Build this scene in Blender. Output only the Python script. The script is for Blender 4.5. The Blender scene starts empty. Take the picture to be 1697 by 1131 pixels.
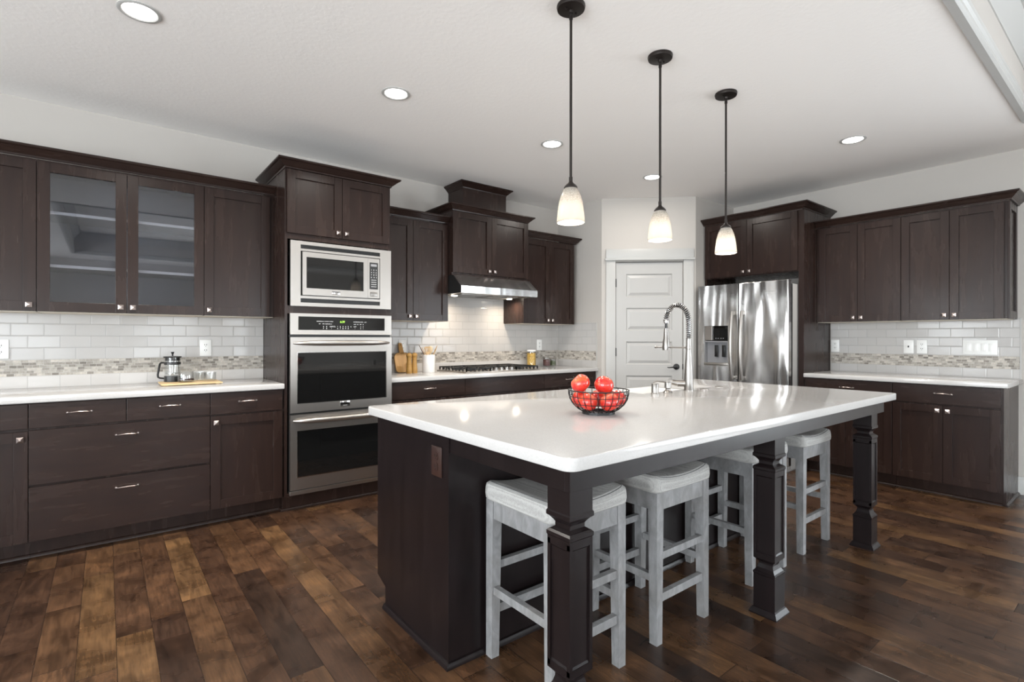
import bpy, bmesh, math, random
from mathutils import Vector, Matrix
random.seed(7)
SC = bpy.context.scene
COL = SC.collection
PI = math.pi

# ------------------------------------------------------------------ camera
YAW, ROLL, CAMH = math.radians(51.711), 0.0014, 1.2338
cam_d = bpy.data.cameras.new('camera')
cam_d.sensor_width = 36.0
cam_d.lens = 853.2 / 1697 * 36.0
cam_d.shift_y = -(565.5 - 560.68) / 1697
cam_d.clip_start = 0.02
cam = bpy.data.objects.new('camera', cam_d)
COL.objects.link(cam)
cam.matrix_world = (Matrix.Translation((0, 0, CAMH)) @ Matrix.Rotation(YAW - PI / 2, 4, 'Z')
                    @ Matrix.Rotation(PI / 2, 4, 'X') @ Matrix.Rotation(ROLL, 4, 'Z'))
SC.camera = cam

# ------------------------------------------------------------------ world, daylight, exposure
SC.view_settings.view_transform = 'Standard'
SC.view_settings.look = 'None'
SC.view_settings.gamma = 1.0
SC.view_settings.use_curve_mapping = False
SC.cycles.denoising_prefilter = 'ACCURATE'
SC.view_settings.exposure = 0.29
W = bpy.data.worlds.new('overcast_sky')
SC.world = W
W.use_nodes = True
W.node_tree.nodes['Background'].inputs[0].default_value = (0.72, 0.84, 1.0, 1)
W.node_tree.nodes['Background'].inputs[1].default_value = 2.6

# daylight coming in through the window openings of the great room behind the camera
WIN_S = [(-2.6, -0.9, 0.70, 1.85), (0.5, 1.6, 0.70, 1.85), (2.3, 3.3, 0.70, 2.30)]    # x0,x1,z0,z1 in wall_front
WIN_W = [(-3.7, -1.7, 0.15, 2.30), (-1.2, 1.0, 0.15, 2.30), (2.3, 3.5, 0.95, 2.35)]      # y0,y1,z0,z1 in wall_left; first two unseen, enlarged to add daylight
WIN_E = [(-3.8, -0.7, 0.15, 2.25)]                              # y0,y1,z0,z1 in wall_right
YS, XWST = -4.6, -3.9
def area(name, loc, rot, sx, sy, power, col, parent=None, shape='RECTANGLE', spread=PI):
    d = bpy.data.lights.new(name, 'AREA')
    d.shape = shape
    d.size = sx
    d.size_y = sy
    d.energy = power
    d.color = col
    d.spread = spread
    o = bpy.data.objects.new(name, d)
    COL.objects.link(o)
    o.location = loc
    o.rotation_euler = rot
    if parent:
        o.parent = parent
    return o
DAY = (0.95, 0.955, 1.0)
for x0, x1, z0, z1 in WIN_S:
    area('window_daylight', ((x0 + x1) / 2, YS - 0.16, (z0 + z1) / 2), (PI / 2, 0, 0), x1 - x0, z1 - z0, 32 * (x1 - x0) * (z1 - z0), DAY)
for y0, y1, z0, z1 in WIN_W:
    area('window_daylight', (XWST - 0.16, (y0 + y1) / 2, (z0 + z1) / 2), (PI / 2, 0, -PI / 2), y1 - y0, z1 - z0, 48 * (y1 - y0) * (z1 - z0), DAY)
for y0, y1, z0, z1 in WIN_E:
    area('window_daylight', (5.699 + 0.16, (y0 + y1) / 2, (z0 + z1) / 2), (PI / 2, 0, PI / 2), y1 - y0, z1 - z0, 28 * (y1 - y0) * (z1 - z0), DAY)

# ------------------------------------------------------------------ mesh helpers
class G:
    def __init__(s):
        s.bm = bmesh.new()
    def box(s, x0, x1, y0, y1, z0, z1, bev=0.0, seg=2):
        m = Matrix.Translation(((x0 + x1) / 2, (y0 + y1) / 2, (z0 + z1) / 2)) @ Matrix.Diagonal((abs(x1 - x0), abs(y1 - y0), abs(z1 - z0), 1))
        r = bmesh.ops.create_cube(s.bm, size=1, matrix=m)
        if bev > 0:
            es = list({e for v in r['verts'] for e in v.link_edges})
            bmesh.ops.bevel(s.bm, geom=es, offset=bev, segments=seg, affect='EDGES', profile=0.5)
        return s
    def tube(s, pts, r, seg=10, closed=False, cap=True, flat=1.0):
        pts = [Vector(p) for p in pts]
        n = len(pts)
        rs = r if isinstance(r, (list, tuple)) else [r] * n
        rings = []
        up = None
        for i, p in enumerate(pts):
            if closed:
                t = (pts[(i + 1) % n] - pts[i - 1]).normalized()
            else:
                t = (pts[min(i + 1, n - 1)] - pts[max(i - 1, 0)]).normalized()
            if up is None:
                up = Vector((0, 0, 1)) if abs(t.z) < 0.9 else Vector((1, 0, 0))
            a = t.cross(up).normalized()
            up = a.cross(t).normalized()
            rings.append([s.bm.verts.new(p + rs[i] * (math.cos(2 * PI * k / seg) * a + flat * math.sin(2 * PI * k / seg) * up)) for k in range(seg)])
        m = n if closed else n - 1
        for i in range(m):
            A_, B_ = rings[i], rings[(i + 1) % n]
            for k in range(seg):
                s.bm.faces.new((A_[k], A_[(k + 1) % seg], B_[(k + 1) % seg], B_[k]))
        if not closed and cap:
            s.bm.faces.new(rings[0][::-1])
            s.bm.faces.new(rings[-1])
        return s
    def lathe(s, prof, seg=28, c=(0, 0, 0), M=None, sx=1.0, sy=1.0):
        T = M or Matrix.Identity(4)
        rings = []
        for r, z in prof:
            if r < 1e-6:
                rings.append([s.bm.verts.new(T @ Vector((c[0], c[1], c[2] + z)))])
            else:
                rings.append([s.bm.verts.new(T @ Vector((c[0] + sx * r * math.cos(2 * PI * k / seg), c[1] + sy * r * math.sin(2 * PI * k / seg), c[2] + z))) for k in range(seg)])
        for A_, B_ in zip(rings, rings[1:]):
            for k in range(seg):
                k2 = (k + 1) % seg
                if len(A_) == 1 and len(B_) == 1:
                    continue
                if len(A_) == 1:
                    s.bm.faces.new((A_[0], B_[k2], B_[k]))
                elif len(B_) == 1:
                    s.bm.faces.new((A_[k], A_[k2], B_[0]))
                else:
                    s.bm.faces.new((A_[k], A_[k2], B_[k2], B_[k]))
        return s
    def prism(s, poly, ax, a, b):
        def P(p, q):
            u, v = p
            return {'x': (q, u, v), 'y': (u, q, v), 'z': (u, v, q)}[ax]
        A_ = [s.bm.verts.new(P(p, a)) for p in poly]
        B_ = [s.bm.verts.new(P(p, b)) for p in poly]
        n = len(poly)
        s.bm.faces.new(A_)
        s.bm.faces.new(B_[::-1])
        for k in range(n):
            s.bm.faces.new((A_[k], B_[k], B_[(k + 1) % n], A_[(k + 1) % n]))
        return s
    def sweep(s, path, prof, z=0.0):
        """prof (out, z) swept along an xy polyline, 'out' to the right hand of travel, mitred corners"""
        pts = [Vector(p) for p in path]
        n = len(pts)
        rings = []
        for i in range(n):
            ns = []
            if i > 0:
                d = (pts[i] - pts[i - 1]).normalized(); ns.append(Vector((d.y, -d.x)))
            if i < n - 1:
                d = (pts[i + 1] - pts[i]).normalized(); ns.append(Vector((d.y, -d.x)))
            if len(ns) == 2:
                m = (ns[0] + ns[1]).normalized(); m = m / m.dot(ns[0])
            else:
                m = ns[0]
            rings.append([s.bm.verts.new((pts[i].x + m.x * o, pts[i].y + m.y * o, z + h)) for o, h in prof])
        k = len(prof)
        for A_, B_ in zip(rings, rings[1:]):
            for j in range(k):
                s.bm.faces.new((A_[j], A_[(j + 1) % k], B_[(j + 1) % k], B_[j]))
        s.bm.faces.new(rings[0][::-1])
        s.bm.faces.new(rings[-1])
        return s
    def sqstack(s, prof, cx=0, cy=0):
        rings = []
        for h, z in prof:
            rings.append([s.bm.verts.new((cx + a * h, cy + b * h, z)) for a, b in ((-1, -1), (1, -1), (1, 1), (-1, 1))])
        for A_, B_ in zip(rings, rings[1:]):
            for k in range(4):
                s.bm.faces.new((A_[k], A_[(k + 1) % 4], B_[(k + 1) % 4], B_[k]))
        s.bm.faces.new(rings[0][::-1])
        s.bm.faces.new(rings[-1])
        return s
    def out(s, name, mat, parent=None, smooth=True, loc=None, rot=None, M=None):
        if M is not None:
            bmesh.ops.transform(s.bm, matrix=M, verts=s.bm.verts)
        bmesh.ops.recalc_face_normals(s.bm, faces=s.bm.faces)
        me = bpy.data.meshes.new(name)
        s.bm.to_mesh(me)
        s.bm.free()
        if smooth:
            for p in me.polygons:
                p.use_smooth = True
            me.set_sharp_from_angle(angle=math.radians(32))
        me.materials.append(mat)
        o = bpy.data.objects.new(name, me)
        COL.objects.link(o)
        if parent is not None:
            o.parent = parent
        if loc:
            o.location = loc
        if rot:
            o.rotation_euler = rot
        return o

def tag(o, label, cat, group=None):
    o['label'] = label
    o['category'] = cat
    if group:
        o['group'] = group
    return o
def thing(name, label, cat, loc=(0, 0, 0), rz=0.0, group=None):
    o = bpy.data.objects.new(name, None)
    o.empty_display_size = 0.1
    COL.objects.link(o)
    o.location = loc
    o.rotation_euler = (0, 0, rz)
    return tag(o, label, cat, group)
def struct(o):
    o['kind'] = 'structure'
    return o
def dup(root, loc=None, rz=None, label=None):
    r = root.copy(); COL.objects.link(r)
    if loc: r.location = loc
    if rz is not None: r.rotation_euler = (0, 0, rz)
    if label: r['label'] = label
    for ch in list(root.children):
        c = ch.copy(); COL.objects.link(c); c.parent = r
        for g in list(ch.children):
            d = g.copy(); COL.objects.link(d); d.parent = c
    return r
def text(s, size, loc, rot, mat, parent, name='lettering', depth=0.0004, align='CENTER', stretch=1.0):
    cu = bpy.data.curves.new(name, 'FONT')
    cu.body = s; cu.size = size; cu.extrude = depth; cu.align_x = align; cu.align_y = 'CENTER'
    tmp = bpy.data.objects.new(name + '_src', cu)
    COL.objects.link(tmp)
    bpy.context.view_layer.update()
    me = bpy.data.meshes.new_from_object(tmp.evaluated_get(bpy.context.evaluated_depsgraph_get()))
    bpy.data.objects.remove(tmp)
    me.materials.clear(); me.materials.append(mat)
    o = bpy.data.objects.new(name, me)
    COL.objects.link(o)
    o.parent = parent; o.location = loc; o.rotation_euler = rot; o.scale = (stretch, 1, 1)
    return o

# ------------------------------------------------------------------ materials
class NT:
    def __init__(s, name):
        s.m = bpy.data.materials.new(name)
        s.m.use_nodes = True
        s.t = s.m.node_tree
        s.p = s.t.nodes['Principled BSDF']
    def n(s, typ, ins=None, **kw):
        nd = s.t.nodes.new(typ)
        for k, v in kw.items():
            setattr(nd, k, v)
        for k, v in (ins or {}).items():
            s.set(nd.inputs[k], v)
        return nd
    def set(s, sock, v):
        if isinstance(v, bpy.types.NodeSocket):
            s.t.links.new(v, sock)
        else:
            sock.default_value = v
    def P(s, **kw):
        names = {'col': 'Base Color', 'rough': 'Roughness', 'metal': 'Metallic', 'normal': 'Normal', 'spec': 'Specular IOR Level', 'ior': 'IOR',
                 'trans': 'Transmission Weight', 'coat': 'Coat Weight', 'coatr': 'Coat Roughness', 'em': 'Emission Color', 'ems': 'Emission Strength', 'aniso': 'Anisotropic', 'sheen': 'Sheen Weight', 'alpha': 'Alpha'}
        for k, v in kw.items():
            s.set(s.p.inputs[names[k]], v)
        return s.m
    def math(s, op, a, b=0.0, c=0.0):
        nd = s.n('ShaderNodeMath', operation=op)
        s.set(nd.inputs[0], a)
        if len(nd.inputs) > 1: s.set(nd.inputs[1], b)
        if op in ('MULTIPLY_ADD', 'WRAP', 'SMOOTH_MIN'): s.set(nd.inputs[2], c)
        return nd.outputs[0]
    def obj(s):
        return s.n('ShaderNodeTexCoord').outputs['Object']
    def pos(s):
        return s.n('ShaderNodeNewGeometry').outputs['Position']
    def xyz(s, v):
        return s.n('ShaderNodeSeparateXYZ', {0: v}).outputs
    def comb(s, x, y, z):
        return s.n('ShaderNodeCombineXYZ', {0: x, 1: y, 2: z}).outputs[0]
    def map(s, v, scale=(1, 1, 1), loc=(0, 0, 0)):
        return s.n('ShaderNodeMapping', {'Vector': v, 'Scale': scale, 'Location': loc}).outputs[0]
    def noise(s, v, scale=5, detail=3, rough=0.5, dist=0.0, out='Fac'):
        return s.n('ShaderNodeTexNoise', {'Vector': v, 'Scale': scale, 'Detail': detail, 'Roughness': rough, 'Distortion': dist}).outputs[out]
    def ramp(s, f, stops, interp='LINEAR'):
        nd = s.n('ShaderNodeValToRGB', {0: f})
        cr = nd.color_ramp
        cr.interpolation = interp
        while len(cr.elements) < len(stops):
            cr.elements.new(0.5)
        for e, (p, c) in zip(cr.elements, stops):
            e.position = p
            e.color = (*c, 1) if len(c) == 3 else c
        return nd.outputs[0]
    def mix(s, f, a, b, mode='MIX'):
        nd = s.n('ShaderNodeMix', data_type='RGBA', blend_type=mode)
        s.set(nd.inputs[0], f); s.set(nd.inputs[6], a if not isinstance(a, tuple) else (*a, 1)[:4]); s.set(nd.inputs[7], b if not isinstance(b, tuple) else (*b, 1)[:4])
        return nd.outputs[2]
    def bump(s, h, strength=0.3, dist=0.01, normal=None):
        d = {'Height': h, 'Strength': strength, 'Distance': dist}
        if normal is not None: d['Normal'] = normal
        return s.n('ShaderNodeBump', d).outputs[0]

def flat(name, col, rough=0.5, metal=0.0, **kw):
    m = NT(name)
    return m.P(col=(*col, 1), rough=rough, metal=metal, **kw)

def wood_dark(name, horiz=False):
    m = NT(name)
    v = m.pos()
    sc = (1.3, 1.3, 9.0) if horiz else (9.0, 9.0, 1.1)
    f = m.noise(m.map(v, sc), 2.0, 3, 0.5, 0.15)
    big = m.noise(m.map(v, (1, 1, .6)), 1.8, 2, 0.5)
    c = m.ramp(f, [(0.25, (0.0165, 0.0090, 0.0072)), (0.5, (0.0220, 0.0120, 0.0093)), (0.75, (0.0300, 0.0165, 0.0120))])
    c = m.mix(m.math('MULTIPLY', big, 0.55), c, (0.0175, 0.0100, 0.0088))
    r = m.n('ShaderNodeMapRange', {'Value': f, 'From Min': .2, 'From Max': .8, 'To Min': 0.255, 'To Max': 0.285}).outputs[0]
    return m.P(col=c, rough=r, spec=0.27)
M_WOOD = wood_dark('espresso_wood')
M_WOODH = wood_dark('espresso_wood_horizontal', True)

def mat_island():
    m = NT('island_dark_paint')
    v = m.pos()
    f = m.noise(m.map(v, (6, 6, 1)), 3.0, 5, 0.6, 0.5)
    c = m.ramp(f, [(0.3, (0.0065, 0.0044, 0.0046)), (0.7, (0.0115, 0.0078, 0.0080))])
    return m.P(col=c, rough=0.28, spec=0.26)
M_ISL = mat_island()

def mat_wall():
    m = NT('warm_grey_wall_paint')
    n = m.noise(m.pos(), 55, 4, 0.6)
    return m.P(col=(0.46, 0.432, 0.402, 1), rough=0.75, spec=0.3, normal=m.bump(n, 0.12, 0.004))
M_WALL = mat_wall()
def mat_ceil():
    m = NT('orange_peel_ceiling_paint')
    n = m.noise(m.pos(), 38, 3, 0.5)
    n2 = m.ramp(n, [(0.45, (0, 0, 0)), (0.62, (1, 1, 1))])
    return m.P(col=(0.90, 0.875, 0.85, 1), rough=0.85, spec=0.25, normal=m.bump(n2, 0.07, 0.004))
M_CEIL = mat_ceil()
M_TRIM = flat('white_trim_paint', (0.44, 0.435, 0.42), 0.4)
M_DOOR = flat('white_door_paint', (0.42, 0.41, 0.395), 0.38)

def mat_floor():
    m = NT('handscraped_plank_floor')
    o = m.xyz(m.pos())
    w = 0.1225
    u = m.math('DIVIDE', m.math('ADD', o[0], 0.087), w)
    i = m.math('FLOOR', u)
    fu = m.math('SUBTRACT', u, i)
    wn = m.n('ShaderNodeTexWhiteNoise', {'Vector': m.comb(i, 3.1, 0)}, noise_dimensions='2D').outputs
    L = m.math('MULTIPLY_ADD', wn[0], 0.75, 0.55)
    wc = m.xyz(wn[1])
    vv = m.math('ADD', m.math('DIVIDE', o[1], L), m.math('MULTIPLY', wc[1], 9.0))
    j = m.math('FLOOR', vv)
    fv = m.math('SUBTRACT', vv, j)
    pid = m.n('ShaderNodeTexWhiteNoise', {'Vector': m.comb(i, j, 0)}, noise_dimensions='3D').outputs
    pc = m.xyz(pid[1])
    # stretched grain with per plank offset
    gx = m.math('ADD', o[0], m.math('MULTIPLY', pc[0], 7.0))
    gy = m.math('ADD', o[1], m.math('MULTIPLY', pc[1], 13.0))
    v1 = m.comb(m.math('MULTIPLY', gx, 8.0), m.math('MULTIPLY', gy, 1.8), pc[2])
    g1 = m.noise(v1, 2.2, 5, 0.58, 0.9)
    v2 = m.comb(m.math('MULTIPLY', gx, 3.0), m.math('MULTIPLY', gy, 5.0), pc[2])
    g2 = m.noise(v2, 1.15, 3, 0.55, 0.35)
    v3 = m.comb(m.math('MULTIPLY', gx, 70.0), m.math('MULTIPLY', gy, 5.0), 0.0)
    g3 = m.noise(v3, 1.5, 4, 0.6, 0.3)
    base = m.ramp(pid[0], [(0.0, (0.027, 0.0145, 0.0095)), (0.2, (0.043, 0.0220, 0.0135)), (0.55, (0.060, 0.0305, 0.0168)), (0.85, (0.077, 0.0400, 0.0200)), (1.0, (0.110, 0.0600, 0.0280))])
    dk = m.ramp(g2, [(0.25, (0.42, 0.39, 0.37)), (0.45, (0.90, 0.88, 0.86)), (0.58, (1.15, 1.14, 1.10)), (0.75, (1.75, 1.68, 1.5))])
    c = m.mix(1.0, base, dk, 'MULTIPLY')
    gr = m.ramp(g1, [(0.34, (0.58, 0.55, 0.52)), (0.5, (1, 1, 1)), (0.68, (1.28, 1.25, 1.18))])
    c = m.mix(0.9, c, gr, 'MULTIPLY')
    fn = m.ramp(g3, [(0.35, (0.62, 0.60, 0.58)), (0.6, (1.12, 1.12, 1.12))])
    c = m.mix(0.75, c, fn, 'MULTIPLY')
    # curly growth-ring lines, strong on some boards only
    rg = m.math('SINE', m.math('MULTIPLY', m.noise(m.comb(m.math('MULTIPLY', gx, 9.0), m.math('MULTIPLY', gy, 3.2), pc[2]), 1.5, 3, 0.5, 0.6), 95.0))
    rg = m.n('ShaderNodeMapRange', {'Value': rg, 'From Min': 0.55, 'From Max': 1.0, 'To Min': 0.0, 'To Max': 1.0}).outputs[0]
    rg = m.math('MULTIPLY', rg, m.math('MULTIPLY', pc[2], 0.55))
    c = m.mix(rg, c, m.mix(1.0, c, (1.9, 1.75, 1.5), 'MULTIPLY'))
    # knots
    vr = m.n('ShaderNodeTexVoronoi', {'Vector': m.comb(m.math('MULTIPLY', o[0], 2.0), m.math('MULTIPLY', o[1], 1.1), 0), 'Scale': 1.6}, feature='F1').outputs[0]
    kn = m.ramp(vr, [(0.0, (1, 1, 1)), (0.015, (1, 1, 1)), (0.05, (0, 0, 0))])
    c = m.mix(m.math('MULTIPLY', kn, 0.75), c, (0.018, 0.009, 0.006))
    # joints
    ex = m.math('MULTIPLY', m.math('MINIMUM', fu, m.math('SUBTRACT', 1.0, fu)), w)
    ey = m.math('MULTIPLY', m.math('MINIMUM', fv, m.math('SUBTRACT', 1.0, fv)), L)
    e = m.math('MINIMUM', ex, ey)
    gap = m.n('ShaderNodeMapRange', {'Value': e, 'From Min': 0.0004, 'From Max': 0.0022, 'To Min': 1.0, 'To Max': 0.0}).outputs[0]
    c = m.mix(m.math('MULTIPLY', gap, 0.8), c, (0.010, 0.006, 0.004))
    hgt = m.math('ADD', m.math('MULTIPLY', gap, -1.0), m.math('MULTIPLY', g1, 0.55))
    hgt = m.math('ADD', hgt, m.math('MULTIPLY', pid[0], 0.25))
    rgh = m.n('ShaderNodeMapRange', {'Value': g2, 'From Min': .3, 'From Max': .75, 'To Min': 0.23, 'To Max': 0.38}).outputs[0]
    return m.P(col=c, rough=rgh, spec=0.5, normal=m.bump(hgt, 0.16, 0.003))
M_FLOOR = mat_floor()

def mat_quartz():
    m = NT('white_quartz')
    v = m.pos()
    a = m.noise(v, 2.6, 6, 0.6, 1.6)
    b = m.math('ABSOLUTE', m.math('SUBTRACT', a, 0.5))
    vein = m.n('ShaderNodeMapRange', {'Value': b, 'From Min': 0.0, 'From Max': 0.022, 'To Min': 1.0, 'To Max': 0.0}).outputs[0]
    msk = m.ramp(m.noise(v, 3.1, 2), [(0.5, (0, 0, 0)), (0.7, (1, 1, 1))])
    vein = m.math('MULTIPLY', m.math('MULTIPLY', vein, msk), 0.28)
    sp = m.noise(v, 240, 2, 0.5)
    c = m.ramp(sp, [(0.3, (0.45, 0.44, 0.43)), (0.6, (0.49, 0.48, 0.47))])
    c = m.mix(vein, c, (0.45, 0.44, 0.43))
    return m.P(col=c, rough=0.13, spec=0.5)
M_QUARTZ = mat_quartz()

def mat_tile():
    """glass subway tile with a stone mosaic band; object x runs along the wall, world z up"""
    m = NT('subway_tile_with_mosaic_band')
    ob = m.xyz(m.obj())
    z = ob[2]
    x = ob[0]
    up = m.math('GREATER_THAN', z, 1.091)
    zz = m.math('SUBTRACT', z, m.math('MULTIPLY_ADD', up, 0.101, 0.990))       # 0 at the band bottom / band top joined
    row = m.math('FLOOR', m.math('DIVIDE', zz, 0.0768))
    fz = m.math('SUBTRACT', m.math('DIVIDE', zz, 0.0768), row)
    par = m.math('ABSOLUTE', m.math('MODULO', row, 2.0))
    u = m.math('ADD', m.math('DIVIDE', x, 0.1545), m.math('MULTIPLY', par, 0.5))
    iu = m.math('FLOOR', u)
    fu = m.math('SUBTRACT', u, iu)
    ez = m.math('MULTIPLY', m.math('MINIMUM', fz, m.math('SUBTRACT', 1.0, fz)), 0.0768)
    eu = m.math('MULTIPLY', m.math('MINIMUM', fu, m.math('SUBTRACT', 1.0, fu)), 0.1545)
    e = m.math('MINIMUM', ez, eu)
    grout = m.n('ShaderNodeMapRange', {'Value': e, 'From Min': 0.0009, 'From Max': 0.0017, 'To Min': 1.0, 'To Max': 0.0}).outputs[0]
    edge = m.n('ShaderNodeMapRange', {'Value': e, 'From Min': 0.001, 'From Max': 0.006, 'To Min': 0.0, 'To Max': 1.0}).outputs[0]
    rnd = m.n('ShaderNodeTexWhiteNoise', {'Vector': m.comb(iu, row, 1.0)}).outputs
    tile = m.mix(m.math('MULTIPLY', rnd[0], 0.5), (0.45, 0.435, 0.42), (0.505, 0.49, 0.475))
    c1 = m.mix(grout, tile, (0.33, 0.325, 0.315))
    # mosaic
    mz = m.math('DIVIDE', m.math('SUBTRACT', z, 0.990), 0.01685)
    mr = m.math('FLOOR', mz)
    fmz = m.math('SUBTRACT', mz, mr)
    rr = m.n('ShaderNodeTexWhiteNoise', {'Vector': m.comb(mr, 5.0, 2.0)}).outputs[0]
    mu = m.math('ADD', m.math('DIVIDE', x, 0.035), m.math('MULTIPLY', rr, 5.0))
    mi = m.math('FLOOR', mu)
    fmu = m.math('SUBTRACT', mu, mi)
    em = m.math('MINIMUM', m.math('MULTIPLY', m.math('MINIMUM', fmz, m.math('SUBTRACT', 1.0, fmz)), 0.01685), m.math('MULTIPLY', m.math('MINIMUM', fmu, m.math('SUBTRACT', 1.0, fmu)), 0.035))
    mg = m.n('ShaderNodeMapRange', {'Value': em, 'From Min': 0.0004, 'From Max': 0.0014, 'To Min': 1.0, 'To Max': 0.0}).outputs[0]
    mrn = m.n('ShaderNodeTexWhiteNoise', {'Vector': m.comb(mi, mr, 7.0)}).outputs
    mc = m.ramp(mrn[0], [(0.0, (0.19, 0.172, 0.15)), (0.15, (0.26, 0.238, 0.21)), (0.35, (0.34, 0.315, 0.28)), (0.7, (0.44, 0.41, 0.37)), (1.0, (0.54, 0.50, 0.45))])
    vn = m.ramp(m.noise(m.obj(), 70, 4, 0.65), [(0.3, (0.7, 0.69, 0.67)), (0.6, (1.08, 1.07, 1.05))])
    mc = m.mix(0.8, mc, vn, 'MULTIPLY')
    mc = m.mix(mg, mc, (0.45, 0.43, 0.40))
    band = m.math('MULTIPLY', m.math('GREATER_THAN', z, 0.990), m.math('LESS_THAN', z, 1.091))
    c = m.mix(band, c1, mc)
    rough = m.math('MULTIPLY_ADD', m.math('MAXIMUM', band, grout), 0.32, 0.16)
    # slight tilt of every tile
    tl = m.n('ShaderNodeVectorMath', {0: rnd[1], 1: (0.5, 0.5, 0.5)}, operation='SUBTRACT').outputs[0]
    tl = m.n('ShaderNodeVectorMath', {0: tl, 'Scale': 0.035}, operation='SCALE').outputs[0]
    nn = m.n('ShaderNodeVectorMath', {0: m.n('ShaderNodeNewGeometry').outputs['Normal'], 1: tl}, operation='ADD').outputs[0]
    nn = m.n('ShaderNodeVectorMath', {0: nn}, operation='NORMALIZE').outputs[0]
    h = m.mix(band, edge, m.math('SUBTRACT', 1.0, mg))
    return m.P(col=c, rough=rough, spec=0.33, normal=m.bump(h, 0.35, 0.002, nn))
M_TILE = mat_tile()

def mat_steel(name, col=(0.62, 0.60, 0.58), rough=0.26, axis='x', wavy=0.0, aniso=0.0):
    m = NT(name)
    v = m.obj()
    sc = {'x': (1.5, 200, 200), 'z': (200, 200, 1.5)}[axis]
    g = m.noise(m.map(v, sc), 2.0, 3, 0.6)
    h = m.bump(g, 0.035, 0.001)
    if wavy:
        b = m.noise(m.map(v, (8.0, 1, 1.1)), 1.0, 1, 0.4, 0.3)
        h = m.bump(b, 1.0, wavy, h)
    r = m.n('ShaderNodeMapRange', {'Value': g, 'To Min': rough - 0.05, 'To Max': rough + 0.06}).outputs[0]
    if aniso:
        m.set(m.p.inputs['Tangent'], m.n('ShaderNodeTangent', direction_type='RADIAL', axis='Z').outputs[0])
    return m.P(col=(*col, 1), metal=1.0, rough=r, normal=h, aniso=aniso)
M_STEEL = mat_steel('brushed_stainless', (0.40, 0.375, 0.35), 0.34)
M_FRIDGE = mat_steel('fridge_stainless', (0.43, 0.415, 0.40), 0.22, 'x', 0.05, 0.85)
M_HOOD = mat_steel('hood_stainless', (0.60, 0.60, 0.60), 0.24, 'x', 0.006)
M_CHROME = flat('polished_chrome', (0.55, 0.54, 0.53), 0.14, 1.0)
M_NICKEL = flat('brushed_nickel', (0.27, 0.255, 0.24), 0.32, 1.0)
M_PEWTER = flat('antique_pewter', (0.42, 0.36, 0.34), 0.30, 1.0)
M_BRONZE = flat('dark_bronze', (0.022, 0.017, 0.015), 0.38, 0.6)
M_BLKMET = flat('black_iron', (0.012, 0.012, 0.012), 0.45, 0.3)
M_BLACK = flat('black_plastic', (0.010, 0.010, 0.010), 0.35)
M_BLKGL = flat('black_oven_glass', (0.006, 0.006, 0.006), 0.04)
M_DARK = flat('dark_gap', (0.006, 0.006, 0.006), 0.8)
M_GREYP = flat('fridge_side_grey', (0.33, 0.32, 0.31), 0.45)
M_PLATE = flat('white_cover_plate', (0.80, 0.80, 0.78), 0.3)
M_WHITE = flat('white_print', (0.75, 0.75, 0.75), 0.5)
M_LGREY = flat('light_grey_plastic', (0.24, 0.24, 0.25), 0.35)
M_CER = flat('white_ceramic', (0.80, 0.79, 0.77), 0.15)
M_INT = flat('cabinet_interior_grey', (0.20, 0.20, 0.205), 0.5)
M_SHELF = flat('cabinet_shelf_grey', (0.45, 0.45, 0.455), 0.5)
M_UNDER = flat('cabinet_underside_maple', (0.62, 0.56, 0.47), 0.5)
def emis(name, col, s):
    m = NT(name)
    return m.P(col=(0.02, 0.02, 0.02, 1), em=(*col, 1), ems=s)
M_LENS = emis('lit_lamp_lens', (1.0, 0.97, 0.93), 9.0)
M_HOODL = emis('hood_lamp_lens', (1.0, 0.90, 0.74), 14.0)
M_CLOCK = emis('green_clock_digits', (0.45, 1.0, 0.08), 2.2)

def mat_glass(name, col=(1, 1, 1), rough=0.0, mirror=0.10):
    """thin clear glass: mostly transparent with a fresnel reflection"""
    m = NT(name)
    t = m.t
    tr = m.n('ShaderNodeBsdfTransparent', {0: (*col, 1)}).outputs[0]
    gl = m.n('ShaderNodeBsdfGlossy', {'Color': (1, 1, 1, 1), 'Roughness': rough}).outputs[0]
    fc = m.n('ShaderNodeLayerWeight', {'Blend': 0.5}).outputs['Facing']
    f = m.math('MULTIPLY_ADD', m.math('POWER', fc, 4.0), 0.6, mirror + 0.03)
    mx = m.n('ShaderNodeMixShader', {0: f, 1: tr, 2: gl}).outputs[0]
    t.links.new(mx, t.nodes['Material Output'].inputs[0])
    return m.m
M_PANE = mat_glass('cabinet_glass', (0.74, 0.75, 0.78), 0.0, 0.035)
M_CLEAR = mat_glass('clear_glass', (0.93, 0.94, 0.94), 0.0, 0.03)
M_WPANE = mat_glass('window_glass', (0.97, 0.99, 0.98), 0.0, 0.0)

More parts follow.
